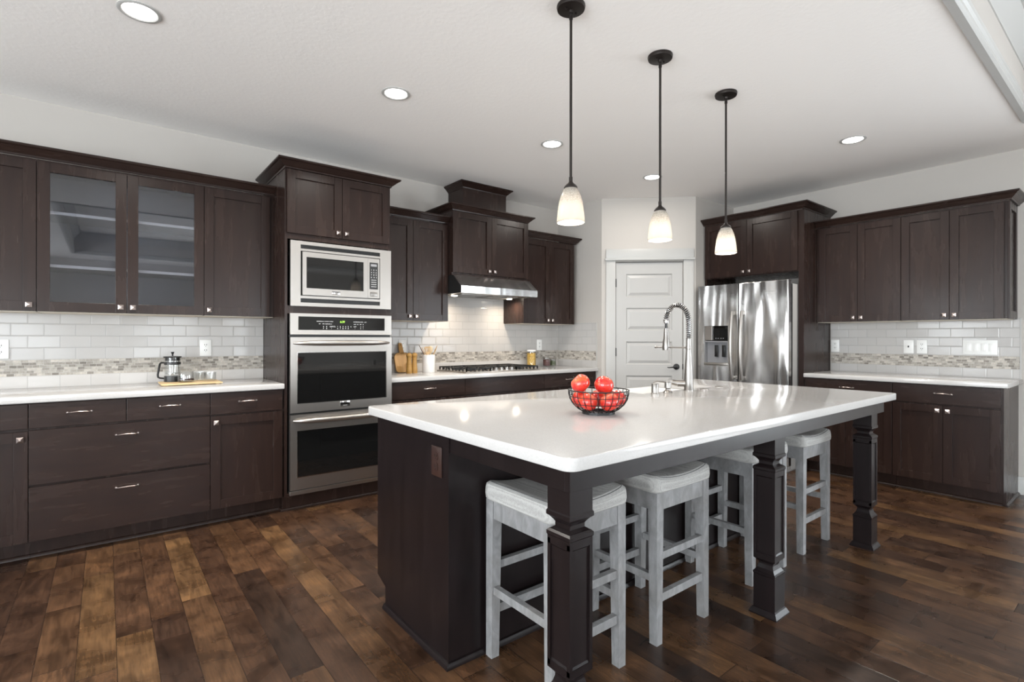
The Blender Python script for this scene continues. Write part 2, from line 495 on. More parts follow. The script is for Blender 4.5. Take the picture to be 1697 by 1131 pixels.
def mat_shade():
    m = NT('white_scale_pattern_glass')
    o = m.obj()
    s_ = m.xyz(o)
    ang = m.math('ARCTAN2', s_[1], s_[0])
    v = m.comb(m.math('MULTIPLY', ang, 5.5), m.math('MULTIPLY', s_[2], 130.0), 0)
    vr = m.n('ShaderNodeTexVoronoi', {'Vector': v, 'Scale': 1.0}, feature='DISTANCE_TO_EDGE').outputs[0]
    top = m.n('ShaderNodeMapRange', {'Value': s_[2], 'From Min': 0.07, 'From Max': 0.10, 'To Min': 0.0, 'To Max': 1.0}).outputs[0]
    ed = m.ramp(vr, [(0.0, (1, 1, 1)), (0.18, (0, 0, 0))])
    k = m.math('MULTIPLY', ed, top)
    col = m.mix(m.math('MULTIPLY', k, 0.5), (0.40, 0.385, 0.36), (0.13, 0.12, 0.105))
    tl = m.n('ShaderNodeBsdfTranslucent', {0: col}).outputs[0]
    df = m.n('ShaderNodeBsdfDiffuse', {0: col}).outputs[0]
    gl = m.n('ShaderNodeBsdfGlossy', {0: (1, 1, 1, 1), 'Roughness': 0.12}).outputs[0]
    a = m.n('ShaderNodeMixShader', {0: 0.45, 1: tl, 2: df}).outputs[0]
    b = m.n('ShaderNodeMixShader', {0: 0.05, 1: a, 2: gl}).outputs[0]
    m.t.links.new(b, m.t.nodes['Material Output'].inputs[0])
    return m.m
M_SHADE = mat_shade()

def mat_fabric():
    m = NT('grey_linen_weave')
    o = m.obj()
    wx = m.n('ShaderNodeTexWave', {'Vector': o, 'Scale': 105.0, 'Distortion': 1.5, 'Detail': 1.0}, wave_type='BANDS', bands_direction='X').outputs[1]
    wy = m.n('ShaderNodeTexWave', {'Vector': o, 'Scale': 105.0, 'Distortion': 1.5, 'Detail': 1.0}, wave_type='BANDS', bands_direction='Y').outputs[1]
    wz = m.n('ShaderNodeTexWave', {'Vector': o, 'Scale': 105.0, 'Distortion': 1.5, 'Detail': 1.0}, wave_type='BANDS', bands_direction='Z').outputs[1]
    h = m.math('ADD', m.math('ADD', wx, wy), wz)
    n = m.noise(m.map(o, (1, 1, 1)), 130, 3, 0.7)
    n2 = m.noise(o, 9, 2)
    c = m.ramp(m.math('ADD', m.math('MULTIPLY', h, 0.22), m.math('MULTIPLY', n, 0.5)), [(0.3, (0.24, 0.237, 0.228)), (0.65, (0.46, 0.453, 0.437))])
    c = m.mix(m.math('MULTIPLY', n2, 0.25), c, (0.33, 0.322, 0.31))
    return m.P(col=c, rough=0.95, spec=0.2, normal=m.bump(h, 0.35, 0.0012))
M_FABRIC = mat_fabric()
M_SEAM = flat('dark_seam_thread', (0.10, 0.10, 0.10), 0.9)

def mat_greywash():
    m = NT('grey_washed_wood')
    o = m.pos()
    a = m.noise(m.map(o, (8, 8, 3.5)), 3.0, 6, 0.65, 0.8)
    b = m.noise(o, 7.0, 3, 0.6)
    c = m.ramp(a, [(0.3, (0.150, 0.150, 0.152)), (0.5, (0.205, 0.205, 0.208)), (0.7, (0.275, 0.275, 0.278))])
    c = m.mix(m.ramp(b, [(0.45, (0, 0, 0)), (0.75, (0.5, 0.5, 0.5))]), c, (0.165, 0.155, 0.145))
    return m.P(col=c, rough=0.55, spec=0.4, normal=m.bump(a, 0.15, 0.002))
M_GREYW = mat_greywash()

def mat_bamboo(name, c0, c1, sc=(40, 40, 3)):
    m = NT(name)
    a = m.noise(m.map(m.obj(), sc), 2.0, 4, 0.6, 0.3)
    c = m.ramp(a, [(0.3, c0), (0.7, c1)])
    return m.P(col=c, rough=0.42)
M_BAMB = mat_bamboo('oiled_bamboo', (0.36, 0.19, 0.055), (0.50, 0.28, 0.095))
M_BAMB2 = mat_bamboo('pale_bamboo', (0.55, 0.38, 0.19), (0.68, 0.50, 0.28), (4, 50, 50))
M_MILL = mat_bamboo('honey_wood', (0.33, 0.17, 0.035), (0.46, 0.26, 0.07), (3, 3, 40))
M_SPOON = mat_bamboo('spoon_wood', (0.52, 0.32, 0.13), (0.66, 0.44, 0.22))
M_SPOOND = mat_bamboo('dark_spoon_wood', (0.10, 0.05, 0.02), (0.16, 0.09, 0.04))

def mat_apple(name, k):
    m = NT(name)
    o = m.obj()
    s_ = m.xyz(o)
    a = m.noise(m.map(o, (1, 1, 1), (k, k, k)), 17, 4, 0.6, 0.8)
    st = m.noise(m.map(o, (60, 60, 6), (k, 0, 0)), 1.0, 3, 0.6)
    c = m.ramp(a, [(0.30, (0.60, 0.16, 0.03)), (0.42, (0.62, 0.045, 0.022)), (0.62, (0.50, 0.012, 0.014)), (0.8, (0.70, 0.30, 0.12))])
    top = m.n('ShaderNodeMapRange', {'Value': s_[2], 'From Min': 0.010, 'From Max': 0.040, 'To Min': 0.0, 'To Max': 0.75}).outputs[0]
    c = m.mix(m.math('MULTIPLY', top, st), c, (0.80, 0.42, 0.20))
    return m.P(col=c, rough=0.25, spec=0.5, coat=0.3)
M_APPLE = [mat_apple('apple_skin_%s' % w, k) for w, k in (('scarlet', 1.3), ('blush', 4.7), ('crimson', 9.1))]
M_STEM = flat('apple_stem', (0.05, 0.03, 0.015), 0.7)

# ------------------------------------------------------------------ dimensions
YW, XW, CZ = 4.4465, 5.699, 2.742
XR1, YD1 = 4.205, 3.765      # pantry side wall / diagonal corner
XD2, YR2 = 4.925, 3.088      # diagonal / second pantry side wall corner
TRAY = (-0.45, 4.965, -3.8, 0.575)   # x0,x1,y0,y1 of the recessed tray in the ceiling
TZ = 3.12

# ------------------------------------------------------------------ room shell
g = G(); g.box(XWST - 0.1, XW + 0.1, YS - 0.1, YW + 0.1, -0.08, 0.0)
struct(g.out('floor', M_FLOOR, smooth=False))
g = G()
tx0, tx1, ty0, ty1 = TRAY
g.box(XWST - 0.1, tx0, YS - 0.1, YW + 0.1, CZ, CZ + 0.06)
g.box(tx1, XW + 0.1, YS - 0.1, YW + 0.1, CZ, CZ + 0.06)
g.box(tx0, tx1, ty1, YW + 0.1, CZ, CZ + 0.06)
g.box(tx0, tx1, YS - 0.1, ty0, CZ, CZ + 0.06)
g.box(tx0 - .02, tx0, ty0 - .02, ty1 + .02, CZ + .06, TZ)
g.box(tx1, tx1 + .02, ty0 - .02, ty1 + .02, CZ + .06, TZ)
g.box(tx0, tx1, ty1, ty1 + .02, CZ + .06, TZ)
g.box(tx0, tx1, ty0 - .02, ty0, CZ + .06, TZ)
g.box(tx0 - .02, tx1 + .02, ty0 - .02, ty1 + .02, TZ, TZ + 0.05)
struct(g.out('ceiling', M_CEIL, smooth=False))
# tray mouldings: stepped lip at the bottom edge, crown at the top (sweep 'out' = towards tray centre)
loop = [(tx0, ty0), (tx0, ty1), (tx1, ty1), (tx1, ty0), (tx0, ty0)]
g = G()
g.sweep(loop, [(-0.035, -0.012), (0.0, -0.012), (0.012, -0.004), (0.012, 0.014), (0.022, 0.022), (0.022, 0.05), (0, 0.06), (-0.035, 0.0)], CZ)
g.sweep(loop, [(0.0, -0.13), (0.012, -0.13), (0.018, -0.11), (0.085, -0.03), (0.10, -0.03), (0.10, 0.0), (0.0, 0.0)], TZ)
struct(g.out('trim_1', M_TRIM))
g = G(); g.sweep(loop, [(0.0, 0.06), (0.006, 0.06), (0.006, TZ - .12 - CZ), (0.0, TZ - .12 - CZ)], CZ)  # added grey liner tones down the tray sides, lit too strongly by windows
struct(g.out('added_tray_liner', M_WALL, smooth=False))

def wall_with_holes(name, axis, c0, c1, a0, a1, holes, z1=CZ):
    """axis 'x': wall runs along x, thickness c0..c1 in y. holes = (a,b,z0,z1)"""
    g = G()
    def bx(a, b, za, zb):
        if b - a < 1e-4 or zb - za < 1e-4: return
        if axis == 'x': g.box(a, b, c0, c1, za, zb)
        else: g.box(c0, c1, a, b, za, zb)
    cur = a0
    for (a, b, za, zb) in sorted(holes):
        bx(cur, a, 0, z1); bx(a, b, 0, za); bx(a, b, zb, z1)
        cur = b
    bx(cur, a1, 0, z1)
    return struct(g.out(name, M_WALL, smooth=False))
wall_with_holes('wall_back', 'x', YW, YW + 0.1, XWST, XR1 + 0.1, [])
wall_with_holes('wall_right', 'y', XW, XW + 0.12, YS, YR2 + 0.1, WIN_E)
wall_with_holes('wall_front', 'x', YS - 0.12, YS, XWST, XW, WIN_S)
wall_with_holes('wall_left', 'y', XWST - 0.12, XWST, YS, YW, WIN_W)
g = G(); g.box(XR1, XR1 + 0.1, YD1, YW, 0, CZ); struct(g.out('wall_corner_left', M_WALL, smooth=False))
g = G(); g.box(XD2, XW, YR2, YR2 + 0.1, 0, CZ); struct(g.out('wall_corner_right', M_WALL, smooth=False))
# windows behind the camera
wn = 1
for (x0, x1, z0, z1) in WIN_S:
    o = thing('window_%d' % wn, '', '', (x0, YS, z0)); del o['label']; del o['category']; struct(o)
    g = G(); w, h = x1 - x0, z1 - z0
    for a, b, c, d in ((-.09, 0, -.09, h + .09), (w, w + .09, -.09, h + .09), (0, w, h, h + .09), (0, w, -.09, 0)):
        g.box(a, b, 0, .02, c, d)
    for a, b, c, d in ((0, .05, 0, h), (w - .05, w, 0, h), (0, w, h - .05, h), (0, w, 0, .05), (w / 2 - .025, w / 2 + .025, 0, h)):
        g.box(a, b, -.09, -.04, c, d)
    g.out('window_frame', M_TRIM, o)
    g = G(); g.box(0.03, w - .03, -.068, -.064, 0.03, h - .03); g.out('pane', M_WPANE, o)
    wn += 1
for (y0, y1, z0, z1), wx_, rz_ in [(q, XWST, 0) for q in WIN_W] + [(q, XW, PI) for q in WIN_E]:
    o = thing('window_%d' % wn, '', '', (wx_, y0 if rz_ == 0 else y1, z0), rz_); del o['label']; del o['category']; struct(o)
    g = G(); w, h = y1 - y0, z1 - z0
    for a, b, c, d in ((-.09, 0, -.09, h + .09), (w, w + .09, -.09, h + .09), (0, w, h, h + .09), (0, w, -.09, 0)):
        g.box(0, .02, a, b, c, d)
    for a, b, c, d in ((0, .05, 0, h), (w - .05, w, 0, h), (0, w, h - .05, h), (0, w, 0, .05), (w / 2 - .025, w / 2 + .025, 0, h)):
        g.box(-.09, -.04, a, b, c, d)
    g.out('window_frame', M_TRIM, o)
    g = G(); g.box(-.068, -.064, 0.03, w - .03, 0.03, h - .03); g.out('pane', M_WPANE, o)
    wn += 1

# ---- diagonal pantry wall in its own frame: local x along wall (left to right), local y away from the room
dvec = Vector((XD2 - XR1, YR2 - YD1)); DL = dvec.length; DANG = math.atan2(dvec.y, dvec.x)
MD = Matrix.Translation((XR1, YD1, 0)) @ Matrix.Rotation(DANG, 4, 'Z')
g = G()
s0, s1, dz = 0.150, 0.856, 2.050
g.box(0, s0, 0, 0.1, 0, CZ); g.box(s1, DL, 0, 0.1, 0, CZ); g.box(s0, s1, 0, 0.1, dz, CZ)
struct(g.out('wall_corner', M_WALL, smooth=False, M=MD))
# close the corners behind the mitres
g = G()
t = 0.018
g.box(0.045, s0 - .004, -t, 0, 0, 2.068, 0.002); g.box(s1 + .004, 0.965, -t, 0, 0, 2.068, 0.002)
g.box(0.045, 0.965, -t - .004, 0, 2.092, 2.192, 0.002)
g.box(0.032, 0.978, -t - .020, 0, 2.068, 2.092, 0.004)
g.box(s0 - .012, s0 - .002, 0, .09, 0, dz + .01); g.box(s1 + .002, s1 + .012, 0, .09, 0, dz + .01); g.box(s0 - .012, s1 + .012, 0, .09, dz, dz + .012)
cas = struct(g.out('trim_2', M_TRIM, M=MD))
door = thing('door_1', '', '', (XR1, YD1, 0), DANG); del door['label']; del door['category']; struct(door)
a, b = s0 + .003, s1 - .003
pz = [(1.680, 1.925), (1.318, 1.560), (0.952, 1.198), (0.588, 0.832), (0.215, 0.468)]
pxa, pxb = 0.262, 0.745
g = G()
g.box(a, pxa, 0.004, 0.040, 0.008, dz - .004); g.box(pxb, b, 0.004, 0.040, 0.008, dz - .004)
zs = [0.008] + [v for p in pz[::-1] for v in p] + [dz - .004]
for k in range(0, len(zs), 2):
    g.box(pxa, pxb, 0.004, 0.040, zs[k], zs[k + 1])
g.out('door_slab', M_DOOR, door, smooth=False)
for (za, zb) in pz:
    g = G()
    def ins(k): return [(pxa + k, za + k), (pxb - k, za + k), (pxb - k, zb - k), (pxa + k, zb - k)]
    lev = [(0.0, 0.004), (0.003, 0.009), (0.009, 0.0165), (0.014, 0.0175), (0.042, 0.0075), (0.043, 0.0065)]
    rings = [[g.bm.verts.new((p[0], y, p[1])) for p in ins(k)] for k, y in lev]
    rings.insert(0, [g.bm.verts.new((p[0], 0.038, p[1])) for p in ins(0)])
    for A_, B_ in zip(rings, rings[1:]):
        for q in range(4):
            g.bm.faces.new((A_[q], A_[(q + 1) % 4], B_[(q + 1) % 4], B_[q]))
    g.bm.faces.new(rings[-1]); g.bm.faces.new(rings[0][::-1])
    g.out('door_panel', M_DOOR, door, smooth=False)
g = G()
g.lathe([(0, 0), (.031, 0), (.033, .004), (.030, .010), (.012, .014), (.010, .035), (0, .036)], 24, M=Matrix.Translation((0.790, 0.004, 0.930)) @ Matrix.Rotation(PI / 2, 4, 'X'))
g.tube([(0.790, -.030, .930), (.760, -.034, .930), (.735, -.034, .925), (.705, -.030, .922), (.690, -.026, .926)], [.008, .0075, .006, .005, .004], 8)
g.out('door_handle', M_BLACK, door)
g = G(); g.box(s1 - .004, s1 + .006, -.003, .003, .900, .960, .001); g.out('strike_plate', M_BLACK, door)
for zc in (1.83, 1.085, 0.25):
    g = G(); g.tube([(s0 + .001, -.004, zc - .045), (s0 + .001, -.004, zc + .045)], .0055, 8); g.box(s0 - .006, s0 + .008, -.002, .004, zc - .044, zc + .044)
    g.out('hinge', M_BLACK, door)

# baseboards
bbp = [(0, 0), (0.016, 0), (0.016, 0.105), (0.012, 0.118), (0.008, 0.138), (0, 0.142)]
g = G(); g.sweep([(XW, 0.735), (XW, WIN_E[0][1] + .09)], bbp); g.sweep([(XW, WIN_E[0][0] - .09), (XW, YS)], bbp); struct(g.out('baseboard_right', M_TRIM))
g = G(); g.sweep([(XWST, YS), (XWST, YW)], bbp); struct(g.out('baseboard_left', M_TRIM))
g = G(); g.sweep([(XW, YS), (XWST, YS)], bbp); struct(g.out('baseboard_front', M_TRIM))
g = G(); g.sweep([(0.0, 0), (0.045, 0)], bbp); g.sweep([(0.965, 0), (DL, 0)], bbp); struct(g.out('baseboard_corner', M_TRIM, M=MD))

# ------------------------------------------------------------------ backsplash
def splash(name, x0, x1, z0, z1, loc, rz, extra=None):
    g = G(); g.box(x0, x1, -0.009, 0, z0, z1)
    if extra: g.box(*extra)
    o = g.out(name, M_TILE, smooth=False, loc=loc, rot=(0, 0, rz))
    return struct(o)
TT = 1.399
splash('backsplash_left', -2.0, 0.984, 0.914, TT, (0, YW, 0), 0)
splash('backsplash_back', 1.78, XR1 - .010, 0.914, TT, (0, YW, 0), 0, (2.487, 3.386, -0.009, 0, TT, 1.80))
splash('backsplash_corner', 0.0, 0.60, 0.914, TT, (XR1, YW - .010, 0), -PI / 2)
splash('backsplash_right', 0.0, 1.355, 0.914, TT, (XW, 2.064, 0), -PI / 2)
g = G(); g.box(XW - .011, XW, .700, .708, .914, TT); g.box(XR1 - .011, XR1, YW - .010 - .608, YW - .010 - .600, .914, TT + .002)
g.box(XR1 - .011, XR1, YW - .610, YW - .010, TT, TT + .006)
struct(g.out('trim_3', M_TRIM))

# ------------------------------------------------------------------ cabinets (local frame: x to the right, y into the wall, front of the carcass at y=0)
BR = 0.057
def knob(par, x, z):
    g = G()
    g.lathe([(0, 0), (.007, 0), (.007, .014), (0, .014)], 10, M=Matrix.Translation((x, -.020, z)) @ Matrix.Rotation(PI / 2, 4, 'X'))
    a = .0145
    v = [g.bm.verts.new((x + sx * a, y, z + sz * a)) for y in (-.034, -.039) for sx, sz in ((-1, -1), (1, -1), (1, 1), (-1, 1))]
    tip = [g.bm.verts.new((x + sx * .004, -.047, z + sz * .004)) for sx, sz in ((-1, -1), (1, -1), (1, 1), (-1, 1))]
    g.bm.faces.new(v[:4])
    for k in range(4):
        k2 = (k + 1) % 4
        g.bm.faces.new((v[k], v[k2], v[4 + k2], v[4 + k]))
        g.bm.faces.new((v[4 + k], v[4 + k2], tip[k2], tip[k]))
    g.bm.faces.new(tip)
    return g.out('knob', M_PEWTER, par, smooth=False)
def pull(par, x, z):
    g = G()
    h = .052
    pts, rs = [], []
    for k in range(13):
        t = -1 + k / 6
        pts.append((x + t * h, -.020 - .026 * (1 - t * t) ** .5 if abs(t) < 1 else -.020, z + .003 - .006 * t * t))
        rs.append(.0042 + .0022 * (1 - t * t))
    g.tube(pts, rs, 8, flat=.8)
    for s in (-1, 1):
        g.lathe([(0, 0), (.0075, 0), (.0075, .004), (.0045, .010), (0, .011)], 10, M=Matrix.Translation((x + s * h, -.018, z)) @ Matrix.Rotation(PI / 2, 4, 'X'))
    return g.out('handle', M_PEWTER, par)
def shaker(root, x0, x1, z0, z1, kn=None, glass=False, name='door', rail=BR):
    e = .0016
    a, b, c, d = x0 + e, x1 - e, z0 + e, z1 - e
    g = G(); bv = .0012
    g.box(a, a + rail, -.020, 0, c, d, bv); g.box(b - rail, b, -.020, 0, c, d, bv)
    g.box(a + rail, b - rail, -.020, 0, c, c + rail, bv); g.box(a + rail, b - rail, -.020, 0, d - rail, d, bv)
    if not glass:
        g.box(a + rail - .004, b - rail + .004, -.0075, -.002, c + rail - .004, d - rail + .004)
    o = g.out(name, M_WOOD, root, smooth=False)
    if glass:
        g = G(); g.box(a + rail - .004, b - rail + .004, -.010, -.006, c + rail - .004, d - rail + .004)
        p = g.out('glass_pane', M_PANE, o, smooth=False)
    if kn:
        q = .030
        kx = a + q if 'l' in kn else b - q
        kz = c + .036 if 'b' in kn else d - .040
        knob(o, kx, kz)
    return o
def slab(root, x0, x1, z0, z1, handle=True, name='drawer'):
    e = .0016
    g = G(); g.box(x0 + e, x1 - e, -.020, 0, z0 + e, z1 - e, .0018)
    o = g.out(name, M_WOODH, root, smooth=False)
    if handle:
        pull(o, (x0 + x1) / 2, (z0 + z1) / 2 + (.008 if z1 - z0 < .2 else (z1 - z0) / 2 - .066))
    return o
CROWN = [(-.012, 0), (.003, 0), (.006, .010), (.012, .014), (.040, .044), (.046, .046), (.052, .052), (.052, .062), (-.012, .062)]
def crown_prof(p=1.0, h=1.0):
    return [(a * p if a > 0 else a, b * h) for a, b in CROWN]

# ---- base cabinets
def base_cab(name, label, x, w, loc, rz, doors=None, drawers=(), depth=.585, toe=.095, group=None, shoe_r=False, false_front=False):
    r = thing(name, label, 'cabinet', loc, rz, group)
    g = G(); g.box(.0005, w - .0005, 0, depth, .108, .872)
    g.box(.0005, w - .0005, toe, depth, .0, .108)
    g.out('body', M_WOOD, r, smooth=False)
    g = G(); g.prism([(toe, 0), (toe - .014, 0), (toe - .013, .008), (toe - .006, .017), (toe, .019)], 'x', .0005, w - .0005)
    g.out('shoe_molding', M_WOODH, r)
    return r
FA = 3.845      # carcass front, wall A base units
BD = YW - .010 - FA
def A_base(label, x0, x1, group='dark base cabinets along the oven wall'):
    return base_cab('base_cabinet', label, x0, x1 - x0, (x0, FA, 0), 0, depth=BD, group=group)
r = A_base('dark base cabinet with door and drawer, cut off by the left photo edge', -.905, -.329)
slab(r, 0, .576, .735, .872); shaker(r, 0, .576, .115, .722, 'tr')
r = A_base('dark base cabinet with two small drawers above two wide drawers', -.329, .533)
slab(r, 0, .427, .735, .872); slab(r, .427, .862, .735, .872)
slab(r, 0, .862, .424, .726); slab(r, 0, .862, .115, .415)
r = A_base('dark base cabinet with single drawer over single door, left of the wall ovens', .533, .985)
slab(r, 0, .440, .730, .872); shaker(r, 0, .440, .115, .722, 'tl')
r = A_base('dark base cabinet directly right of the wall ovens, under crock and pepper mills', 1.780, 2.495)
slab(r, .01, .715, .730, .872); shaker(r, .01, .36, .115, .722, 'tr'); shaker(r, .36, .715, .115, .722, 'tl')
r = A_base('dark base cabinet with plain false front below the gas cooktop', 2.495, 3.431)
slab(r, 0, .936, .730, .872, handle=False, name='false_front'); shaker(r, 0, .468, .115, .722, 'tr'); shaker(r, .468, .936, .115, .722, 'tl')
r = A_base('dark base cabinet beside the pantry wall, below the spice jars', 3.431, XR1 - .008)
slab(r, 0, .705, .730, .872); shaker(r, 0, .353, .115, .722, 'tr'); shaker(r, .353, .705, .115, .722, 'tl')

FB = 5.095
def B_base(label, y0, y1, group='dark base cabinets right of the refrigerator'):
    return base_cab('base_cabinet', label, 0, y0 - y1, (FB, y0, 0), -PI / 2, depth=XW - .010 - FB, group=group)
r = B_base('dark base cabinet next to the refrigerator panel, partly behind the island', 2.070, 1.386)
slab(r, .02, .684, .725, .872); shaker(r, .02, .344, .115, .716, 'tr'); shaker(r, .344, .684, .115, .716, 'tl')
r = B_base('dark base cabinet at the right end with one long drawer over two doors', 1.385, .735)
slab(r, 0, .655, .725, .872); shaker(r, 0, .325, .115, .716, 'tr'); shaker(r, .325, .655, .115, .716, 'tl')
g = G(); g.box(.650, .668, 0.0, XW - FB - .002, .108, .872); g.box(.650, .668, .095, XW - FB - .002, 0, .108)
g.out('end_panel', M_WOOD, r, smooth=False)
g = G(); g.prism([(.668, 0), (.682, 0), (.681, .008), (.674, .017), (.668, .019)], 'y', .081, XW - FB - .018)
g.out('shoe_molding', M_WOODH, r)

# ---- countertops
def counter(name, label, x0, x1, y0, y1, cut=None, r=0.006):
    g = G(); g.box(x0, x1, y0, y1, .876, .914, r, 3)
    return tag(g.out(name, M_QUARTZ), label, 'countertop')
counter('countertop', 'white quartz countertop on the cabinets left of the wall ovens', -.93, .983, 3.806, YW - .001)
counter('countertop', 'white quartz countertop under the gas cooktop', 1.782, XR1 - .001, 3.806, YW - .001)
counter('countertop', 'white quartz countertop on the cabinets right of the refrigerator', 5.059, XW - .001, .690, 2.066)

# ---- wall cabinets
UZ0, UZ1 = 1.388, 2.275
def wall_cab(label, w, loc, rz, z0=UZ0, z1=UZ1 + .012, depth=.325, hollow=False, group=None):
    r = thing('upper_cabinet', label, 'cabinet', loc, rz, group)
    g = G()
    if hollow:
        t = .016
        g.box(.0005, t, 0, depth, z0, z1); g.box(w - t, w - .0005, 0, depth, z0, z1)
        g.box(t, w - t, 0, depth, z1 - t, z1); g.box(t, w - t, 0, depth, z0 + .002, z0 + t)
        g.out('body', M_WOOD, r, smooth=False)
        g = G(); g.box(t, w - t, depth - .006, depth, z0 + t, z1 - t)
        g.box(t, t + .002, .004, depth - .006, z0 + t, z1 - t); g.box(w - t - .002, w - t, .004, depth - .006, z0 + t, z1 - t)
        g.box(t + .002, w - t - .002, .004, depth - .006, z0 + t, z0 + t + .002); g.box(t + .002, w - t - .002, .004, depth - .006, z1 - t - .002, z1 - t)
        g.out('lining', M_INT, r, smooth=False)
        for sz in (1.665, 1.985):
            g = G(); g.box(t + .003, w - t - .003, .020, depth - .008, sz - .009, sz + .009, .001); g.out('shelf', M_SHELF, r, smooth=False)
    else:
        g.box(.0005, w - .0005, 0, depth, z0, z1)
        g.out('body', M_WOOD, r, smooth=False)
    g = G(); g.box(.004, w - .004, .004, depth - .004, z0 - .003, z0); g.out('underside', M_UNDER, r, smooth=False)
    return r
UFA = YW - .001 - .325
GU = 'dark wall cabinets on the oven wall'
r = wall_cab('dark solid-door wall cabinet, leftmost beside the glass-front doors', .426, (-.745, UFA, 0), 0, group=GU)
shaker(r, 0, .426, UZ0, UZ1, 'br')
r = wall_cab('dark wall cabinet with two clear glass doors and inner shelves', .852, (-.319, UFA, 0), 0, hollow=True, group=GU)
shaker(r, 0, .426, UZ0, UZ1, 'br', True); shaker(r, .426, .852, UZ0, UZ1, 'bl', True)
r = wall_cab('dark solid single-door wall cabinet between glass doors and oven tower', .452, (.533, UFA, 0), 0, group=GU)
shaker(r, 0, .422, UZ0, UZ1, 'bl')
r = wall_cab('dark two-door wall cabinet between the oven tower and range hood', .706, (1.779, UFA, 0), 0, group=GU)
shaker(r, 0, .349, UZ0, UZ1, 'br'); shaker(r, .349, .706, UZ0, UZ1, 'bl')
r = wall_cab('dark two-door wall cabinet between the range hood and pantry', .748, (3.388, UFA, 0), 0, group=GU)
shaker(r, 0, .370, UZ0, UZ1, 'br'); shaker(r, .370, .735, UZ0, UZ1, 'bl')
UFB = XW - .001 - .325
GB = 'dark wall cabinets right of the refrigerator'
r = wall_cab('dark two-door wall cabinet next to the refrigerator surround', .669, (UFB, 2.070, 0), -PI / 2, group=GB)
shaker(r, .020, .342, UZ0, UZ1, 'br'); shaker(r, .342, .669, UZ0, UZ1, 'bl')
r = wall_cab('dark two-door wall cabinet at the far right end with paneled side', .665, (UFB, 1.400, 0), -PI / 2, group=GB)
shaker(r, 0, .323, UZ0, UZ1, 'br'); shaker(r, .323, .647, UZ0, UZ1, 'bl')
g = G(); e0, e1, z0, z1 = -.0, .325, UZ0, UZ1 + .012
xo = .665
g.box(xo, xo + .012, e0, e0 + .055, z0, z1, .001); g.box(xo, xo + .012, e1 - .055, e1, z0, z1, .001)
g.box(xo, xo + .012, e0 + .055, e1 - .055, z0, z0 + .06, .001); g.box(xo, xo + .012, e0 + .055, e1 - .055, z1 - .06, z1, .001)
g.out('side_panel', M_WOOD, r, smooth=False)
# crowns
def crown(label, path, z, p=1.0, h=1.0, par=None):
    g = G(); g.sweep(path, crown_prof(p, h), z)
    o = g.out('crown_molding', M_WOODH, par, smooth=False)
    if par is None: tag(o, label, 'molding')
    return o
ZC = UZ1 + .013
crown('dark crown molding over the glass-front cabinets, ending at the oven tower', [(-.80, UFA - .018), (.984, UFA - .018)], ZC)
crown('short dark crown molding between the oven tower and hood cabinet', [(1.780, UFA - .018), (2.484, UFA - .018)], ZC)
crown('dark crown molding between the hood cabinet and pantry wall', [(3.390, UFA - .018), (4.146, UFA - .018), (4.146, YW - .001)], ZC)
crown('long dark crown molding over cabinets right of the refrigerator', [(UFB - .018, 2.068), (UFB - .018, .715), (XW - .001, .715)], ZC)

# ---- hood cabinet
HF = 4.043
r = thing('upper_cabinet', 'tall stepped dark cabinet directly above the range hood', 'cabinet', (2.486, HF, 0), 0, GU)
w = .902
g = G(); g.box(0, w, 0, YW - HF - .001, 1.822, 2.412); g.out('body', M_WOOD, r, smooth=False)
g = G(); g.box(-.001, w + .001, -.006, YW - HF - .002, 1.812, 1.824, .002); g.out('light_rail', M_WOODH, r, smooth=False)
shaker(r, 0, .441, 1.836, 2.402, 'br'); shaker(r, .441, w, 1.836, 2.402, 'bl')
g = G(); g.sweep([(0, YW - HF - .001), (0, -.018), (w, -.018), (w, YW - HF - .001)], crown_prof(1.0, .95), 2.404); g.out('crown_molding', M_WOODH, r, smooth=False)
bx0, bx1, by = .208, .728, .130
g = G(); g.box(bx0, bx1, by, YW - HF - .001, 2.40, 2.70); g.out('upper_box', M_WOOD, r, smooth=False)
g = G(); g.sweep([(bx0, YW - HF - .001), (bx0, by), (bx1, by), (bx1, YW - HF - .001)], crown_prof(1.0, .95), 2.680); g.out('crown_molding', M_WOODH, r, smooth=False)

# ---- oven tower
TX0, TX1, TF = .986, 1.778, 3.825
r = thing('tall_cabinet', 'tall dark oven cabinet housing the microwave and double ovens', 'cabinet', (TX0, TF, 0))
w = TX1 - TX0; dp = YW - .001 - TF
g = G()
g.box(0, .018, 0, dp, .108, 2.435); g.box(w - .018, w, 0, dp, .108, 2.435)
g.box(.018, w - .018, 0, dp, 1.935, 2.435); g.box(.018, w - .018, 0, .02, 1.405, 1.462)
g.box(.018, w - .018, 0, .02, .108, .135); g.box(.018, w - .018, dp - .01, dp, .108, 1.94)
g.box(0, w, .052, dp, 0, .108)
g.out('body', M_WOOD, r, smooth=False)
shaker(r, .010, .401, 1.973, 2.425, 'br'); shaker(r, .401, w - .010, 1.973, 2.425, 'bl')
g = G(); g.sweep([(0, dp), (0, -.020), (w, -.020), (w, dp)], crown_prof(1.15, .95), 2.427); g.out('crown_molding', M_WOODH, r, smooth=False)
g = G(); g.sweep([(0, .13), (0, .052), (w, .052)], [(0, 0), (.014, 0), (.013, .008), (.006, .017), (0, .019)]); g.out('shoe_molding', M_WOODH, r)

